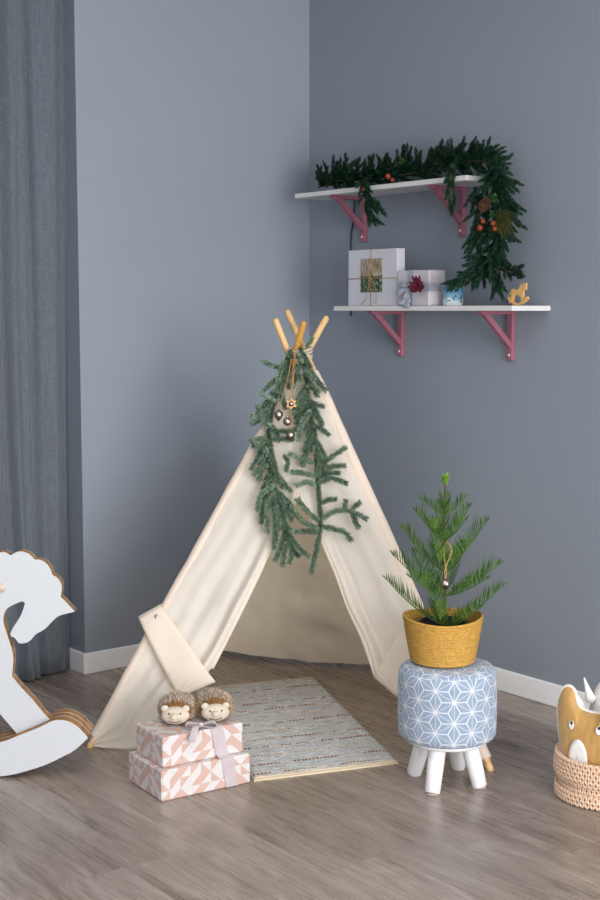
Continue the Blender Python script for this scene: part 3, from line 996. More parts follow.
def loop(sx, ln, wd, hi, rot):
    X2 = V((math.cos(rot), math.sin(rot), 0)); Y2 = V((-math.sin(rot), math.cos(rot), 0))
    def f(u, v):
        a = v * 2 * PI
        r = ln * (1 - math.cos(a)) / 2
        return BW + X2 * (r) + UP * (hi * math.sin(a) * (.3 + .7 * r / ln) + .008) + Y2 * ((u - .5) * wd * (.45 + .55 * r / ln))
    b.grid(f, 4, 22)
loop(1, .045, .028, .012, math.radians(-30))
loop(1, .045, .028, .012, math.radians(150))
def tail(rot, ln, drop):
    X2 = V((math.cos(rot), math.sin(rot), 0)); Y2 = V((-math.sin(rot), math.cos(rot), 0))
    def f(u, v):
        return BW + X2 * (ln * v) + Y2 * ((u - .5) * .026 * (.5 + .5 * v)) + UP * (.006 + .008 * math.sin(v * PI) - drop * max(0, v - .55) ** 1.3)
    b.grid(f, 4, 14)
tail(math.radians(215), .075, .075)
tail(math.radians(-20), .05, .01)
b.ball(BW + UP * .008, (.008, .008, .007), 12, 8)
b.build('bow', 'lilac_ribbon', rb, solid=.001)

def slipper(face, dr, label, seed):
    r = random.Random(seed)
    dr = V(dr).normalized()
    sd = dr.cross(UP).normalized()
    face = V(face)
    t = thing('hedgehog_slipper', label, 'slipper', V((face.x, face.y, .181)), 'hedgehog slippers on the gift boxes')
    bc = face - dr * .060 + UP * .003
    ra, rs, rz = .076, .054, .038
    M3 = Matrix((sd, dr, UP)).transposed()
    b = MB(); b.ball(bc, (rs * .93, ra * .93, rz * .9), 20, 14, M3)
    t_body = b.build('plush_body', 'furbase', t)
    f1, f2 = MB(), MB()
    for i in range(9000):
        d = V((r.gauss(0, 1), r.gauss(0, 1), r.gauss(0, 1))).normalized()
        if d.z < -.55: continue
        loc = V((d.x * rs * .92, d.y * ra * .92, d.z * rz * .9))
        p = bc + M3 @ loc
        nrm = M3 @ V((d.x / rs, d.y / ra, d.z / rz)).normalized()
        dirn = (nrm + V((r.uniform(-.5, .5), r.uniform(-.5, .5), r.uniform(-.3, .3))) * .8 - dr * .75).normalized()
        tgt = f2 if (d.y > .62 or abs(d.x) > .86 and d.y > -.1 and r.random() < .6) else f1
        tgt.needle(p, dirn, r.uniform(.010, .018), .0014, V((r.uniform(-1, 1), r.uniform(-1, 1), r.uniform(-1, 1))))
    f1.build('plush_fur', 'fur', t_body); f2.build('plush_fur', 'furwarm', t_body)
    fc = face + dr * .006
    fr = (.042, .026, .026)
    b = MB(); b.ball(fc, fr, 22, 14, M3)
    fo = b.build('face', 'cream_felt', t)
    def onface(a, z, k=1.0):
        yy = math.sqrt(max(0, 1 - (a / fr[0]) ** 2 - (z / fr[2]) ** 2)) * fr[1] * k
        return fc + sd * a + UP * z + dr * yy
    b = MB(); b.ball(onface(0, .004) + dr * .004, (.013, .011, .010), 14, 10, M3); b.build('snout', 'cream_felt', fo)
    b = MB(); b.tube([onface(-.018 + .0036 * i, -.010 - .006 * math.sin(PI * i / 10) + 0.0, 1.02) + dr * .001 for i in range(11)], .0010, 6)
    b.build('mouth_seam', 'dark_thread', fo)
    for s in (-1, 1):
        b = MB(); b.ball(onface(s * .017, .011) + dr * .0008, .0026, 10, 8); b.build('eye', 'black', fo)
        b = MB(); b.ball(fc + sd * (s * .031) + UP * .0205 + dr * .002, (.0115, .006, .0105), 14, 10, M3); b.build('ear', 'cream_felt', fo)
    return t
slipper((-1.492, -1.247, .2125), (-.62, -.78, 0), 'hedgehog plush slipper on the gift box, the one turned aside left of the bow', 3)
slipper((-1.384, -1.296, .2125), (-.50, -.86, 0), 'hedgehog plush slipper on the gift box, the one right of the bow nearer the rug', 4)

# ================================================================ padded stool
S0 = V((-.837, -1.716, 0))
stool = thing('padded_stool', 'round padded stool with pale blue star-patterned cover and white wooden legs', 'stool', S0)
b = MB()
R_ = .146
prof = [(0, .137), (.10, .1365), (.128, .138), (.139, .143), (.1445, .151), (R_, .165)]
prof += [(R_ + .0012 * math.sin(PI * i / 6), .165 + .153 * i / 6) for i in range(1, 7)]
prof += [(.1445, .333), (.140, .344), (.131, .3525), (.118, .3572), (.09, .3592), (.05, .360), (0, .3605)]
b.lathe(prof, 72, S0, uvr=R_)
b.build('cushion', 'asanoha', stool)
b = MB(); b.lathe([(0, .126), (.118, .126), (.118, .138), (0, .138)], 40, S0); b.build('seat_base', 'leg_white', stool)
for q in ((410.5, -.868, -1.604), (431, -.938, -1.759), (483, -.790, -1.806), (458, -.722, -1.648)):
    f = V((q[1] - .009, q[2] - .012, 0)); top = S0 + (f - S0) * .66 + V((0, 0, .13))
    d = (top - f).normalized()
    b = MB(); b.tube([f + V((0, 0, .001)), f + d * .004, f.lerp(top, .5), top], [.0205, .0225, .0245, .026], 24)
    lg = b.build('leg', 'leg_white', stool)
    b = MB(); b.lathe([(0, 0.0003), (.0195, .0003), (.0195, .004), (0, .004)], 20, f); b.build('foot_pad', 'foot_grey', lg)

# ================================================================ straw basket on the stool
K0 = V((-.843, -1.714, .3612))
K0 = V((-.841, -1.699, .3612))
bask = thing('straw_basket', 'mustard yellow woven straw basket standing on the padded stool', 'basket', K0)
b = MB()
outer = []
rows_n = 16
def brad(f): return .0915 + (.1185 - .0915) * f ** .85
for i in range(rows_n):
    z = .004 + .136 * i / rows_n
    for q in (.12, .5, .88):
        zz = z + .136 / rows_n * q
        outer.append((brad(zz / .14) + (.0026 if q == .5 else -.0004), zz))
prof = [(0, .001), (.080, .001), (.0885, .003)] + outer + [(.1185, .1415), (.1165, .1435), (.1135, .1415)]
prof += [(brad(z / .14) - .006, z) for z in (.12, .09, .06, .03, .012)] + [(.07, .010), (0, .010)]
def kw(a, z, r): return 1 + .022 * (z / .14) * math.sin(2 * a + 1.0) + .006 * math.sin(3 * a) + .003 * math.sin(31 * a + z * 900)
b.lathe(prof, 110, K0, wob=kw)
for v_i, v in enumerate(b.v):   # the rim sags a little towards the front
    z = v[2] - K0.z
    if z > .10:
        a = math.atan2(v[1] - K0.y, v[0] - K0.x)
        b.v[v_i] = (v[0], v[1], v[2] - .010 * ((z - .10) / .04) * (.5 + .5 * math.cos(2 * (a + 2.25))))
b.build('woven_body', 'straw', bask)
b = MB()
pts = []
for i in range(61):
    a = 2 * PI * i / 60
    k = kw(a, .14, .117)
    pts.append(K0 + V((.1165 * k * math.cos(a), .1165 * k * math.sin(a), .1400 - .010 * (.5 + .5 * math.cos(2 * (a + 2.25))))))
b.tube(pts, .0042, 8, False); b.build('rim', 'straw', bask)

# ================================================================ Norfolk pine
P0 = K0 + V((.004, .002, 0))
pine = thing('potted_norfolk_pine', 'small green Norfolk pine in a black pot set inside the yellow straw basket', 'plant', P0 + V((0, 0, .0105)))
b = MB()
b.lathe([(0, .0115), (.055, .0115), (.060, .014), (.068, .112), (.072, .113), (.073, .121), (.069, .122), (.067, .114), (.065, .10), (0, .10)], 40, P0)
pot = b.build('pot', 'black', pine)
b = MB(); b.ball(P0 + V((0, 0, .098)), (.064, .064, .009), 24, 8); b.build('soil', 'soil', pine)
rng = random.Random(11)
TZ = .916
trunk = [P0 + V((0, 0, .09)), P0 + V((.002, -.001, .21)), P0 + V((-.002, .002, .385)), P0 + V((.001, 0, TZ - P0.z - .015))]
b = MB(); tp = spline(trunk, 8); b.tube(tp, [.0052 - .0028 * i / (len(tp) - 1) for i in range(len(tp))], 8)
tr = b.build('trunk', 'bark', pine)
def frond(zb, ang, reach, rise, seed, nl=.034, mat='norfolk'):
    """ang: 0 = camera right, 90 = away from the camera"""
    r = random.Random(seed)
    out = RT * math.cos(math.radians(ang)) + FH * math.sin(math.radians(ang))
    o = V((P0.x, P0.y, zb))
    P = spline([o, o + out * (reach * .33) + UP * (rise * .22), o + out * (reach * .68) + UP * (rise * .58), o + out * reach + UP * rise], 6)
    L = plen(P)
    b = MB()
    b.tube(P, [.0026 - .0017 * i / (len(P) - 1) for i in range(len(P))], 6)
    n = int(L / .0098)
    for i in range(n):
        s = L * (.10 + .90 * i / n)
        p, t = along(P, s)
        side = t.cross(UP).normalized()
        upv = side.cross(t).normalized()
        f = i / n
        ln = nl * (.62 + .75 * math.sin(PI * min(1, f * .80 + .12))) * (1 - .55 * max(0, f - .75) / .25)
        for sg in (-1, 1):
            d = (t * .62 + side * sg * .62 + upv * .40 + V((r.uniform(-.09, .09), r.uniform(-.09, .09), r.uniform(-.05, .05)))).normalized()
            b.needle(p, d, ln * r.uniform(.9, 1.1), .0042, upv * .8 + side * sg * -.4, .8)
    e = P[-1]; t = (P[-1] - P[-2]).normalized()
    for i in range(8):
        b.needle(e - t * .004 * (i // 2), rdir(t, r.uniform(.1, .5), r.uniform(0, 6.28)), .015, .003, V((.2, .4, .7)), .3)
    o_ = b.build('frond', mat, pine)
    return o_
sd_ = 0
for zb, rise, reach, angs, nl in (
        (.468, .128, .178, (172, -14, 255, 300, 100), .040),
        (.560, .108, .166, (178, -8, 222, 318, 70, 120), .042),
        (.632, .136, .128, (170, 12, 250, 300, 100), .040),
        (.722, .098, .086, (165, 18, 235, 310, 95), .036),
        (.806, .050, .070, (172, 10, 262, 85), .026)):
    for a in angs:
        sd_ += 1
        k = rng.uniform(.92, 1.05)
        frond(zb + rng.uniform(-.006, .006), a, reach * k, rise * rng.uniform(.9, 1.1) * (.8 if 200 < a < 330 else 1), sd_, nl)
b = MB()
tt = tp[-1]
for i in range(70):
    d = rdir(V((0, 0, 1)), rng.uniform(.1, .95), rng.uniform(0, 6.28))
    b.needle(tt + V((0, 0, rng.uniform(-.016, .004))), d, rng.uniform(.016, .030), .0036, V((rng.uniform(-1, 1), rng.uniform(-1, 1), .2)), .4)
b.build('growing_tip', 'norfolk_tip', pine)
# bell on jute hanging from the pine
HB = P0 + FH * -.075 + RT * -.004; HB.z = .610
t = thing('jingle_bell', 'small silver jingle bell on a jute loop hanging in the Norfolk pine', 'ornament', HB)
b = MB(); b.ball(HB, (.0150, .0150, .0140), 24, 14); bb = b.build('bell', 'silver', t)
b = MB(); b.lathe([(.0152, -.0012), (.0162, 0), (.0152, .0012)], 28, HB); b.build('bell_rim', 'silver', bb)
for a_ in (-1, 0, 1):
    b = MB(); b.ball(HB - FH * .0128 + RT * (a_ * .007) + UP * (-.004 + .003 * abs(a_)), .0021, 8, 6); b.build('bell_hole', 'black', bb)
b = MB()
a = HB + UP * .014
b.tube(spline([a, a + UP * .022 + RT * .002, a + UP * .045 - RT * .002, a + UP * .085 - RT * .006, a + UP * .108 + RT * .001, a + UP * .085 + RT * .017, a + UP * .045 + RT * .004, a + UP * .02 - RT * .003, a], 5), .0017, 7, False)
b.build('jute_loop', 'jute', t)

# ================================================================ crochet basket with soft toys
Q0 = V((-.556, -2.086, 0))
cb = thing('crochet_basket', 'peach crochet basket with soft toys standing on the floor by the baseboard', 'basket', Q0)
rows_ = []     # (radius, z) of each stitch row
for i in range(11):
    f = i / 10
    z = .008 + .116 * f
    r = .143 - .016 * math.exp(-((f - .36) / .13) ** 2) + .004 * math.sin(f * 3)
    rows_.append((r, z))
b = MB()
b.lathe([(0, .004), (.13, .004)] + [(r - .004, z) for r, z in rows_] + [(.139, .130)] + [(r - .016, z) for r, z in rows_[::-1]] + [(0, .012)], 72, Q0)
cin = b.build('basket_wall', 'crochet', cb)
b = MB()
for i, (r, z) in enumerate(rows_):
    n = 58
    for s in range(n):
        a = 2 * PI * (s + .5 * (i % 2)) / n
        c = Q0 + V((r * math.cos(a), r * math.sin(a), z))
        tn = V((-math.sin(a), math.cos(a), 0)); nr = V((math.cos(a), math.sin(a), 0))
        for sg in (-1, 1):
            u = (tn * sg * .55 + UP).normalized()
            w = nr.cross(u)
            b.ball(c + tn * (sg * .0036), (.0042, .0046, .0078), 6, 5, Matrix((w, nr, u)).transposed())
b.build('crochet_stitches', 'crochet', cb)

def pillow(outline, o, X_, Y_, N_, depth, name, mats, parent, nr=9, edge=.0):
    """stuffed cushion: outline puffed out along N_ on both sides; front and back get their own material"""
    n = len(outline)
    cx = sum(p[0] for p in outline) / n; cy = .150
    res = []
    for side, mt in ((1, mats[0]), (-1, mats[1])):
        b = MB()
        rings = []
        for k in range(nr + 1):
            f = k / nr
            h = depth * math.sqrt(max(0, 1 - f ** 2.6)) * side
            pts = []
            for p in outline:      # inner rings grow rounder than the outline
                an = math.atan2((p[1] - cy) / 1.3, p[0] - cx)
                e = (.104 * math.cos(an), .104 * 1.25 * math.sin(an))
                w = f ** 2
                pts.append(V(o) + V(X_) * (cx + (e[0] + (p[0] - cx - e[0]) * w) * f) + V(Y_) * (cy + (e[1] + (p[1] - cy - e[1]) * w) * f) + V(N_) * h)
            rings.append(b.add(pts))
        for k in range(nr):
            for i in range(n):
                j = (i + 1) % n
                q = [rings[k] + i, rings[k + 1] + i, rings[k + 1] + j, rings[k] + j]
                b.face(q if side > 0 else q[::-1], None, 0, True)
        res.append(b.build(name if side > 0 else 'back', mt, parent))
    return res
bear = thing('bear_cushion', 'ochre velvet bear-faced cushion with white back sitting in the crochet basket', 'cushion', (-.616, -2.086, .014))
# u runs along -y (to the camera's right), v up; the face looks towards -x
BO = V((-.616, -2.086, 0)); BN = V((-.966, -.259, 0)); BX, BY = V((.259, -.966, 0)), V((0, 0, 1))
BO = BO + BX * -.005 - BN * .008
ol = smooth2d([(-.064, .020), (-.074, .07), (-.102, .15), (-.112, .24), (-.107, .284), (-.094, .311), (-.076, .318), (-.060, .306), (-.053, .280), (-.042, .262), (-.018, .254), (.018, .254), (.042, .262),
               (.053, .280), (.060, .306), (.076, .318), (.094, .311), (.107, .284), (.112, .24), (.102, .15), (.074, .07), (.064, .020), (.0, .015)], 4)
ol = [(p[0], p[1] - .002) for p in ol]
fr = pillow(ol, BO, BX, BY, BN, .048, 'front', ['velvet', 'white_cotton'], bear)
b = MB()
b.tube([BO + BX * p[0] + BY * p[1] + BN * -.004 for p in ol] + [BO + BX * ol[0][0] + BY * ol[0][1] + BN * -.004], .0052, 8, False)
b.build('white_piping', 'white_cotton', bear)
def face_patch(c, rx, ry, name, mat, lift, par, tilt=0, top=1.0):
    b = MB()
    n = 28
    def surf(u, v):
        f = min(1.0, math.hypot(u / .112, (v - .15) / .135))
        return BO + BX * u + BY * v + BN * (.048 * math.sqrt(max(0, 1 - f ** 2.6)) + lift)
    rings = []
    for k in range(5):
        f = k / 4
        rings.append(b.add([surf(c[0] + rx * f * math.cos(2 * PI * i / n), c[1] + ry * f * math.sin(2 * PI * i / n)) for i in range(n)]))
    for k in range(4):
        for i in range(n):
            j = (i + 1) % n
            b.face([rings[k] + i, rings[k + 1] + i, rings[k + 1] + j, rings[k] + j], None, 0, True)
    return b.build(name, mat, par, solid=.0012)
face_patch((-.022, .122), .030, .060, 'muzzle_patch', 'white_cotton', .0035, bear)
for u in (-.047, .038):
    e = face_patch((u, .218), .0085, .0125, 'eye_patch', 'white_cotton', .0050, bear)
    face_patch((u + .001, .225), .0036, .0048, 'pupil', 'black', .0064, e)
# white plush behind it
wt = thing('white_horned_toy', 'white cotton soft toy with gold marks and a pointed horn behind the bear cushion', 'soft toy', (-.50, -2.10, .012))
b = MB()
b.ball((-.508, -2.052, .166), (.048, .070, .158), 28, 20, None, lambda d: 1 + .03 * math.sin(3 * d.x + 2 * d.z))
b.build('body', 'goldfleck', wt)
b = MB()
hb = V((-.553, -2.020, .272))
b.tube(spline([hb, hb + V((-.002, .008, .022)), hb + V((-.003, .022, .056))], 5), [.0165 - .0150 * (i / 10) for i in range(11)], 14, True, True)
b.build('horn', 'goldfleck', wt)

# ================================================================ rocking horse
HO = V((-1.927, -.837, 0))
horse = thing('rocking_horse', 'white plywood rocking horse with brown cut edges standing before the curtain', 'rocking horse', HO)
HP = [(0.066,0.68),(0.081,0.681),(0.098,0.671),(0.114,0.68),(0.132,0.683),(0.153,0.675),(0.17,0.658),(0.185,0.658),(0.203,0.648),(0.216,0.63),(0.222,0.611),(0.235,0.604),(0.247,0.587),(0.249,0.569),(0.245,0.545),(0.261,0.529),(0.287,0.5),(0.26,0.493),(0.233,0.483),(0.196,0.447),(0.169,0.431),(0.153,0.413),(0.137,0.404),(0.117,0.404),(0.105,0.419),(0.092,0.428),(0.1,0.45),(0.116,0.474),(0.128,0.496),(0.138,0.526),(0.129,0.531),(0.108,0.523),(0.086,0.511),(0.076,0.496),(0.072,0.471),(0.079,0.441),(0.087,0.413),(0.096,0.382),(0.099,0.352),(0.094,0.302),(0.123,0.265),(0.156,0.228),(0.185,0.191),(0.212,0.16),(0.205,0.135),(0.129,0.098),(0.108,0.119),(0.055,0.185)]
HP += [(.0, .250), (-.15, .275), (-.30, .27), (-.36, .21), (-.385, .115), (-.52, .115), (-.55, .2), (-.60, .30), (-.60, .39), (-.53, .445), (-.40, .435), (-.25, .42), (-.14, .46), (-.10, .535), (-.085, .575), (-.06, .59), (-.04, .635), (-.005, .645), (.02, .672), (.04, .680)]
SH = {2, 6, 10, 14, 16, 29, 39, 43, 44, 45, 46}
HS = smooth2d(HP, 4, True, SH)
def hplate(pts, d0, th, name, par):
    b = MB()
    b.prism(pts, HO + FH * d0, RT, UP, FH, th - .003, 1)
    b.prism(pts, HO + FH * (d0 + th - .003), RT, UP, FH, .003, 0)
    return b.build(name, ['white_lacquer', 'ply'], par)
hplate(HS, .042, .036, 'body_panel', horse)
RK = [(.063, .111), (.123, .133), (.184, .158), (.22, .176), (.25, .179), (.274, .173), (.297, .158), (.315, .139), (.327, .124), (.287, .087), (.242, .062), (.196, .040), (.151, .025), (.106, .012), (.06, .005), (0, .0006), (-.06, .0001)]
RKf = RK + [(-.12 - u, v) for u, v in RK[::-1][1:]] + [(-.06, .095)]
RS = smooth2d(RKf, 3, True, {8, 24})
for d0, th in ((.0, .041), (.0425, .035), (.0790, .036)):
    hplate(RS, d0, th, 'rocker', horse)
b = MB()
c = HO + RT * .068 + UP * .573
b.lathe([(0, 0), (.013, 0), (.014, .004), (.010, .009), (.007, .014), (0, .015)], 20, c + FH * .0425, axis=-FH)
b.build('handle_peg', 'cream_felt', horse)
b = MB(); b.box(HO + RT * -.42 + UP * .428 + FH * -.06, RT * .25, UP * .016, FH * .19, .004)
b.build('seat', 'white_lacquer', horse)

# ================================================================ wall shelves
def shelf(y0, y1, zb, ys, label, knob):
    t = thing('wall_shelf', label, 'shelf', (0, (y0 + y1) / 2, zb), 'white wall shelves on pink brackets')
    b = MB(); b.box((-.195, y1, zb), vx(.194), vy(y0 - y1), vz(.018), .0015)
    b.build('board', 'shelf_white', t)
    for y in ys:
        b = MB()
        b.box((-.019, y - .0135, zb - .178), vx(.0185), vy(.027), vz(.1775), .002)
        b.box((-.172, y - .0135, zb - .0125), vx(.154), vy(.027), vz(.012), .0015)
        br = b.build('bracket', 'pink', t)
        b = MB()
        a, c = V((-.150, 0, zb - .012)), V((-.012, 0, zb - .138))
        pts = [(-.158, zb - .0128), (-.128, zb - .0128), (-.012, zb - .116), (-.012, zb - .142)]
        b.prism([(p[0], p[1]) for p in pts], (0, y - .0085, 0), (1, 0, 0), (0, 0, 1), (0, 1, 0), .017)
        b.build('brace', 'pink', br)
        b = MB(); b.lathe([(0, -.001), (.0052, -.001), (.0048, .0012), (0, .002)], 14, (-.0193, y, zb - .158), axis=(-1, 0, 0))
        b.build('screw', 'screw', br)
        if knob and y == ys[-1]:
            b = MB(); b.box((-.0195, y - .0135, zb + .0185), vx(.019), vy(.027), vz(.026), .002)
            bk = b.build('bracket_top', 'pink', br)
            b = MB(); b.lathe([(0, -.001), (.004, -.001), (.0038, .0012), (0, .002)], 14, (-.0198, y, zb + .030), axis=(-1, 0, 0))
            b.build('screw', 'screw', br)
    return t
shelf(-.400, -1.352, 1.397, (-.592, -1.176), 'lower white wall shelf on pink brackets carrying the gifts and toy horse', True)
shelf(-.150, -1.125, 1.850, (-.364, -.921), 'upper white wall shelf on pink brackets carrying the pine garland', False)
SZ = 1.4153
# black cable down the wall
b = MB()
b.tube(spline([(-.004, -.30, 1.846), (-.005, -.297, 1.78), (-.007, -.283, 1.70), (-.006, -.281, 1.60), (-.006, -.284, 1.50), (-.006, -.2815, 1.376)], 8), .0034, 8)
tag(b.build('power_cord', 'cable'), 'thin black cord running down the wall below the upper shelf', 'cord')

# big white gift with a photo
g = thing('wrapped_gift', 'large flat white gift box with garden photo and jute bow, leftmost on the lower shelf', 'gift', (-.145, -.60, SZ), 'gifts on the lower shelf')
gx, y0, y1, gh, gd = -.172, -.462, -.746, .215, .040
b = MB(); b.box((gx, y1, SZ), vx(gd), vy(y0 - y1), vz(gh), .002); b.build('box', 'gift_white', g)
b = MB()
pc, pw, ph = -.600, .062, .062
b.box((gx - .0016, pc - pw, SZ + .052), vx(.0014), vy(2 * pw), vz(2 * ph + .004))
pm = b.build('photo_print', 'photo', g)
me = pm.data
for p in me.polygons:
    for li in p.loop_indices:
        co = me.vertices[me.loops[li].vertex_index].co
        me.uv_layers[0].data[li].uv = ((pc + pw - co.y) / (2 * pw), (co.z - SZ - .052) / (2 * ph))
b = MB()
fx = gx - .0034
b.tube([(fx, y0 + .001, SZ + .105), (fx, y1 - .001, SZ + .105)], .0013, 6)
b.tube([(fx, pc, SZ + .001), (fx, pc, SZ + gh + .002), (gx + gd, pc, SZ + gh + .002)], .0013, 6)
bw = V((fx - .003, pc, SZ + .113))
for sg in (-1, 1):
    b.tube(spline([bw, bw + V((-.006, sg * .014, .020)), bw + V((-.004, sg * .022, .010)), bw], 6), .0013, 6)
b.tube(spline([bw, bw + V((-.002, .010, -.05)), bw + V((-.002, .022, -.085)), bw + V((-.002, .052, -.108))], 6), .0013, 6)
b.tube(spline([bw, bw + V((-.002, -.026, -.03)), bw + V((-.001, -.036, -.07)), bw + V((-.001, -.034, -.106))], 6), .0013, 6)
b.build('jute_twine', 'jute', g)

# pearl gift with grey ribbon and red felt flower
g = thing('wrapped_gift', 'pearl-paper gift with grey ribbon and dark red felt flower, middle of the lower shelf', 'gift', (-.145, -.85, SZ), 'gifts on the lower shelf')
gx, y0, y1, gh, gd = -.180, -.756, -.928, .130, .082
b = MB(); b.box((gx, y1, SZ), vx(gd), vy(y0 - y1), vz(gh), .003); b.build('box', 'gift_paper', g)
# folded end flaps of the wrapping
b = MB()
e = y1 - .0012
for (p, q, r_) in (((gx + .003, .004), (gx + gd - .003, .004), (gx + gd / 2, .062)), ((gx + .003, gh - .004), (gx + gd / 2, .066), (gx + gd - .003, gh - .004))):
    b.prism([(p[0], p[1]), (q[0], q[1]), (r_[0], r_[1])], (0, e, SZ), (1, 0, 0), (0, 0, 1), (0, 1, 0), .0011)
b.build('paper_fold', 'gift_paper', g)
b = MB()
w = .032
b.box((gx - .0016, y1 - .0016, SZ + .052), vx(gd + .0032), vy(y0 - y1 + .0032), vz(w))
b.box((gx - .0018, -.846, SZ + .0004), vx(.0012), vy(w), vz(gh + .0012))
b.box((gx - .0018, -.846, SZ + gh), vx(gd), vy(w), vz(.0012))
b.build('ribbon_band', 'grey_ribbon', g)
bw = V((gx - .006, -.826, SZ + .070))
b = MB()
for (yy, zz, dz, wd) in ((.058, -.030, .0, .030), (-.012, -.076, 0, .032), (.02, -.07, 0, .028)):
    def tl(u, v, yy=yy, zz=zz, wd=wd):
        n = V((0, -zz, yy)).normalized()
        return bw + V((-.012 * math.sin(v * PI * .8) - (.012 if v > .8 and zz < -.05 else 0), yy * v, zz * v)) + n * ((u - .5) * wd * (.35 + .65 * v))
    b.grid(tl, 4, 12)
for sg in (-1, 1):
    def lp(u, v, sg=sg):
        a = v * 2 * PI
        r = .034 * (1 - math.cos(a)) / 2
        return bw + V((-.012 * math.sin(a) * (.3 + r * 18) - .006, sg * r, .010 * math.sin(a * .5) + (u - .5) * .026 * (.4 + r * 18)))
    b.grid(lp, 4, 16)
b.build('bow', 'grey_ribbon', g, solid=.0008)
fc = V((gx - .018, -.897, SZ + .062))
b = MB()
for i in range(9):
    a = PI / 2 + (i - 4) * .46
    ln = (.034, .044, .040, .050, .046, .052, .040, .046, .034)[i]
    d = V((0, math.cos(a), math.sin(a))); s = V((0, -math.sin(a), math.cos(a)))
    def pet(u, v, d=d, s=s, ln=ln, i=i):
        return fc + d * (ln * v) + s * ((u - .5) * .020 * math.sin(PI * min(1, v * .92 + .06))) + V((-.006 - .010 * v * (1 + (i % 3) * .3) - .004 * math.cos((u - .5) * 4), 0, 0))
    b.grid(pet, 4, 6)
b.ball(fc + V((-.010, 0, 0)), (.006, .009, .009), 12, 8)
b.build('felt_flower', 'felt_red', g, solid=.0014)

# blue tin mug
mc = V((-.120, -.990, SZ))
mg = thing('tin_mug', 'small light blue mug with snowy winter pattern, beside the pearl gift on the lower shelf', 'mug', mc)
b = MB()
b.lathe([(0, .0005), (.034, .0005), (.037, .003), (.037, .062), (.0385, .064), (.037, .066), (.0345, .064), (.0345, .006), (0, .006)], 36, mc)
b.build('cup', 'cup', mg)
b = MB()
hd = V((.5, .85, 0)).normalized()
b.tube(spline([mc + hd * .036 + UP * .052, mc + hd * .056 + UP * .050, mc + hd * .060 + UP * .032, mc + hd * .052 + UP * .016, mc + hd * .036 + UP * .013], 5), .0038, 8)
b.build('handle', 'cup', mg)

# little wooden rocking horse
TO = V((-.100, -1.297, SZ + .0006))
th_ = thing('toy_rocking_horse', 'tiny pale wooden toy rocking horse at the right end of the lower shelf', 'toy', TO)
TX = V((0, -1, 0))
arc = [(-.046 + .092 * i / 14, .030 * ((i - 7) / 7) ** 2 * .75) for i in range(15)]
pts = arc + [(u * .93, v + .0075) for u, v in arc[::-1]]
b = MB(); b.prism(pts, TO, TX, UP, (-1, 0, 0), .012); b.build('rocker', 'toy_wood', th_)
hz = [(-.0335, .0185), (-.0245, .0145), (-.0185, .029), (-.007, .0375), (.006, .037), (.0145, .028), (.0175, .0125), (.0265, .0155), (.0255, .034), (.0245, .050), (.030, .056), (.0335, .051), (.0375, .053),
      (.0370, .066), (.0375, .076), (.0270, .0765), (.0175, .0735), (.0085, .064), (.0045, .0555), (-.006, .0525), (-.018, .0560), (-.025, .0575), (-.032, .049), (-.040, .0385), (-.037, .0350), (-.031, .0405), (-.0275, .0465), (-.0275, .038), (-.0300, .029)]
b = MB(); b.prism(hz, TO + V((-.002, 0, 0)), TX, UP, (-1, 0, 0), .008); b.build('body', 'toy_wood', th_)

# ================================================================ pine garland on the upper shelf
rng = random.Random(21)
gar = thing('pine_garland', 'dark green pine garland with berries draped over the upper shelf and its right end', 'garland', (-.1, -.65, 1.87))
def fix(p):
    """keep twigs off the wall and above the board they lie on"""
    x = min(p.x, -.012)
    z = p.z
    if x > -.205 and -1.135 < p.y < -.14 and z > 1.80: z = max(z, 1.874)
    return V((x, p.y, z))
class Ndl:
    pass
def branchlet(b, st_, p, d, L, ln, dens):
    q = p + d * L
    P = [fix(p), fix(p.lerp(q, .5) + V((0, 0, .006))), fix(q)]
    if (P[2] - P[0]).length < .012: return
    st_.tube(P, [.0014, .0012, .0006], 4)
    LL = plen(P)
    n = int(LL * dens)
    for i in range(n):
        s = LL * (.06 + .94 * (i + rng.random()) / n)
        c, t = along(P, s)
        if t.length < .5: continue
        dd = rdir(t, rng.uniform(.45, 1.0), rng.uniform(0, 6.28))
        e = c + dd * ln
        if e.x > -.003: dd.x = -abs(dd.x)
        if -.203 < e.x and -1.133 < e.y < -.145 and 1.78 < e.z < 1.872: dd.z = abs(dd.z)
        b.needle(c, dd, ln * rng.uniform(.8, 1.15) * (1 - .35 * s / LL), .0028, V((rng.uniform(-1, 1), rng.uniform(-1, 1), rng.uniform(-1, 1))))
    for i in range(6):
        tdir = (P[2] - P[1])
        if tdir.length > .001:
            b.needle(P[2], rdir(tdir.normalized(), rng.uniform(.1, .5), rng.uniform(0, 6.28)), ln * .8, .0026, V((rng.uniform(-1, 1), .4, rng.uniform(-1, 1))))
def run(path, name, step, bl, spread, ln=.0170, dens=2300, up=0.0, flat=1.0):
    P = spline(path, 8)
    L = plen(P)
    b, s_ = MB(), MB()
    s_.tube([fix(p) for p in P], .0035, 6)
    n = int(L / step)
    for i in range(n):
        p, t = along(P, L * (i + .5) / n)
        d = rdir(t, rng.uniform(*spread), rng.uniform(0, 6.28))
        d = V((d.x * flat, d.y, d.z + up * rng.random())).normalized()
        branchlet(b, s_, p, d, rng.uniform(*bl), ln, dens)
    o = b.build('pine_foliage', 'pine', gar)
    s_.build('stem', 'stem_brown', o)
    return o
run([(-.11, -.20, 1.895), (-.12, -.33, 1.91), (-.11, -.46, 1.905), (-.11, -.60, 1.91)], 'a', .0046, (.06, .118), (.5, 1.3), up=1.0)
run([(-.11, -.58, 1.905), (-.12, -.72, 1.905), (-.11, -.85, 1.915), (-.11, -.98, 1.935)], 'b', .0044, (.06, .112), (.5, 1.3), up=.95)
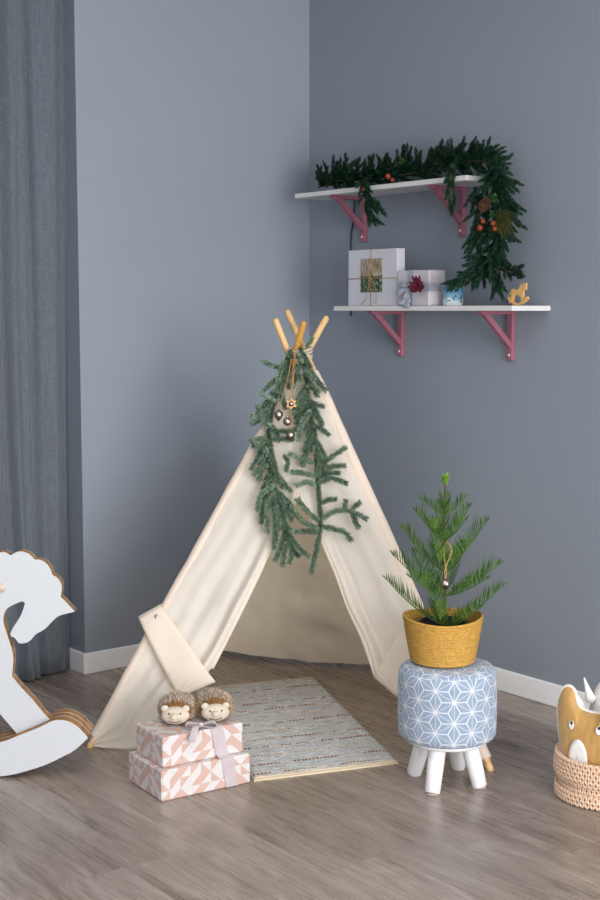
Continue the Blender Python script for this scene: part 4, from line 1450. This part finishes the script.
run([(-.11, -.95, 1.93), (-.12, -1.06, 1.925), (-.13, -1.15, 1.915), (-.13, -1.22, 1.88)], 'c', .0036, (.05, .090), (.5, 1.3), up=.6)
run([(-.13, -1.18, 1.89), (-.135, -1.225, 1.82), (-.13, -1.235, 1.74), (-.13, -1.22, 1.66)], 'd', .0030, (.06, .105), (.5, 1.3))
run([(-.13, -1.22, 1.67), (-.13, -1.19, 1.60), (-.13, -1.16, 1.555), (-.12, -1.13, 1.525)], 'e', .0036, (.055, .095), (.4, 1.2))
run([(-.17, -1.15, 1.82), (-.175, -1.17, 1.75), (-.17, -1.165, 1.68), (-.165, -1.15, 1.63)], 'd2', .0046, (.045, .075), (.4, 1.1))
run([(-.12, -1.17, 1.56), (-.16, -1.115, 1.515), (-.198, -1.075, 1.487)], 'f', .0046, (.030, .050), (.3, .9))
run([(-.12, -1.17, 1.57), (-.12, -1.20, 1.52), (-.125, -1.215, 1.475)], 'f2', .0055, (.035, .06), (.3, .9))
run([(-.12, -1.20, 1.57), (-.125, -1.26, 1.535), (-.125, -1.315, 1.53)], 'f3', .0075, (.030, .050), (.3, .9))
run([(-.19, -.585, 1.885), (-.224, -.615, 1.855), (-.222, -.640, 1.78), (-.216, -.655, 1.735)], 'g', .0048, (.026, .046), (.3, .9))
run([(-.222, -.615, 1.85), (-.228, -.665, 1.80), (-.226, -.705, 1.775)], 'h', .0075, (.024, .038), (.3, .8))
run([(-.19, -1.06, 1.905), (-.222, -1.075, 1.86), (-.220, -1.080, 1.79), (-.216, -1.080, 1.755)], 'i', .0060, (.018, .030), (.3, .8))
for (p, r_) in (((-.205, -.728, 1.893), .0105), ((-.205, -.752, 1.878), .0085), ((-.236, -.625, 1.852), .0082), ((-.222, -1.222, 1.681), .0110), ((-.222, -1.285, 1.692), .0105), ((-.224, -1.294, 1.674), .0095), ((-.222, -1.236, 1.702), .0085)):
    b = MB(); b.ball(p, r_, 16, 10); b.build('berry', 'berry', gar)
# pine cone
b = MB()
cc, cax = V((-.212, -1.232, 1.758)), V((-.5, .25, -.8)).normalized()
for i in range(60):
    f = i / 60
    a = i * 2.39996
    r_ = .019 * math.sin(PI * (.12 + .80 * f)) 
    u = cax.cross(V((0, 0, 1))).normalized(); w = cax.cross(u)
    rad = u * math.cos(a) + w * math.sin(a)
    p = cc + cax * (-.024 + .048 * f)
    d = (rad + cax * .35).normalized()
    M3 = Matrix((rad.cross(cax).normalized(), d, rad.cross(cax).cross(d).normalized())).transposed()
    b.ball(p + rad * r_ * .7, (.0075, .0100, .0022), 8, 5, M3)
b.ball(cc, (.006, .006, .016), 10, 8)
b.build('pine_cone', 'cone', gar)
b = MB()
for i in range(240):
    c = V((-.19 + rng.uniform(-.02, .02), -1.285 + rng.uniform(-.015, .012), 1.725 + rng.uniform(-.03, .02)))
    d = V((-.25 + rng.uniform(-.35, .35), -.60 + rng.uniform(-.3, .3), -.55 + rng.uniform(-.55, .35))).normalized()
    b.needle(c, d, rng.uniform(.06, .095), .0022, V((rng.uniform(-1, 1), rng.uniform(-1, 1), rng.uniform(-1, 1))))
b.build('long_needle_tuft', 'olive', gar)
def leaf_sprig(c, n, r_):
    b = MB()
    for i in range(n):
        d = V((rng.uniform(-1, .2), rng.uniform(-1, 1), rng.uniform(-1, 1))).normalized()
        b.ball(V(c) + d * r_ * .7, (.007, .010, .003), 8, 6, rot3(d))
    b.build('leaf_sprig', 'bright_leaf', gar)
def rot3(d):
    u = d.cross(V((.3, .5, .8))).normalized()
    return Matrix((u, d, u.cross(d))).transposed()
leaf_sprig((-.222, -1.292, 1.775), 10, .014)
leaf_sprig((-.224, -1.285, 1.725), 7, .010)
leaf_sprig((-.190, -.79, 1.945), 8, .013)

# ================================================================ light, sky, camera
def area(name, loc, rot, sx, sy, watts, col):
    d = bpy.data.lights.new(name, 'AREA')
    d.shape = 'RECTANGLE'; d.size = sx; d.size_y = sy; d.energy = watts; d.color = col
    o = bpy.data.objects.new(name, d); COL.objects.link(o)
    o.location = loc; o.rotation_euler = rot
    return o
# daylight through the front window, then two added fill lights
area('window_daylight', (-2.40, RY0 - .13, 1.36), (math.radians(90), 0, 0), 4.15, 2.45, KEY, (1.0, .985, .97))
area('side_fill', (RX0 - .13, -3.45, 1.36), (math.radians(90), 0, math.radians(-90)), 2.85, 2.45, FILL, (.93, .97, 1.0))  # added low fill from the side, no known window there
area('ceiling_fill', (-2.3, -2.5, CZ - .05), (0, 0, 0), 1.6, 1.6, TOP_FILL, (1.0, .96, .92))  # added overhead fill to lift the shadows, no fixture modelled
w = bpy.data.worlds.new('World'); SC.world = w; w.use_nodes = True
bg = w.node_tree.nodes['Background']
bg.inputs[0].default_value = (.75, .86, 1.0, 1); bg.inputs[1].default_value = 1.0

cam = bpy.data.cameras.new('Camera')
co = bpy.data.objects.new('Camera', cam); COL.objects.link(co)
co.location = (-3.590, -4.523, 1.400)
co.rotation_euler = (math.radians(90 - 5.9337), 0, math.radians(-38.0509))
cam.sensor_fit = 'VERTICAL'; cam.sensor_height = 36; cam.lens = 36 * 1347 / 900
cam.clip_start = .05
SC.camera = co
SC.cycles.use_denoising = True
SC.cycles.max_bounces = 12
SC.cycles.diffuse_bounces = 8
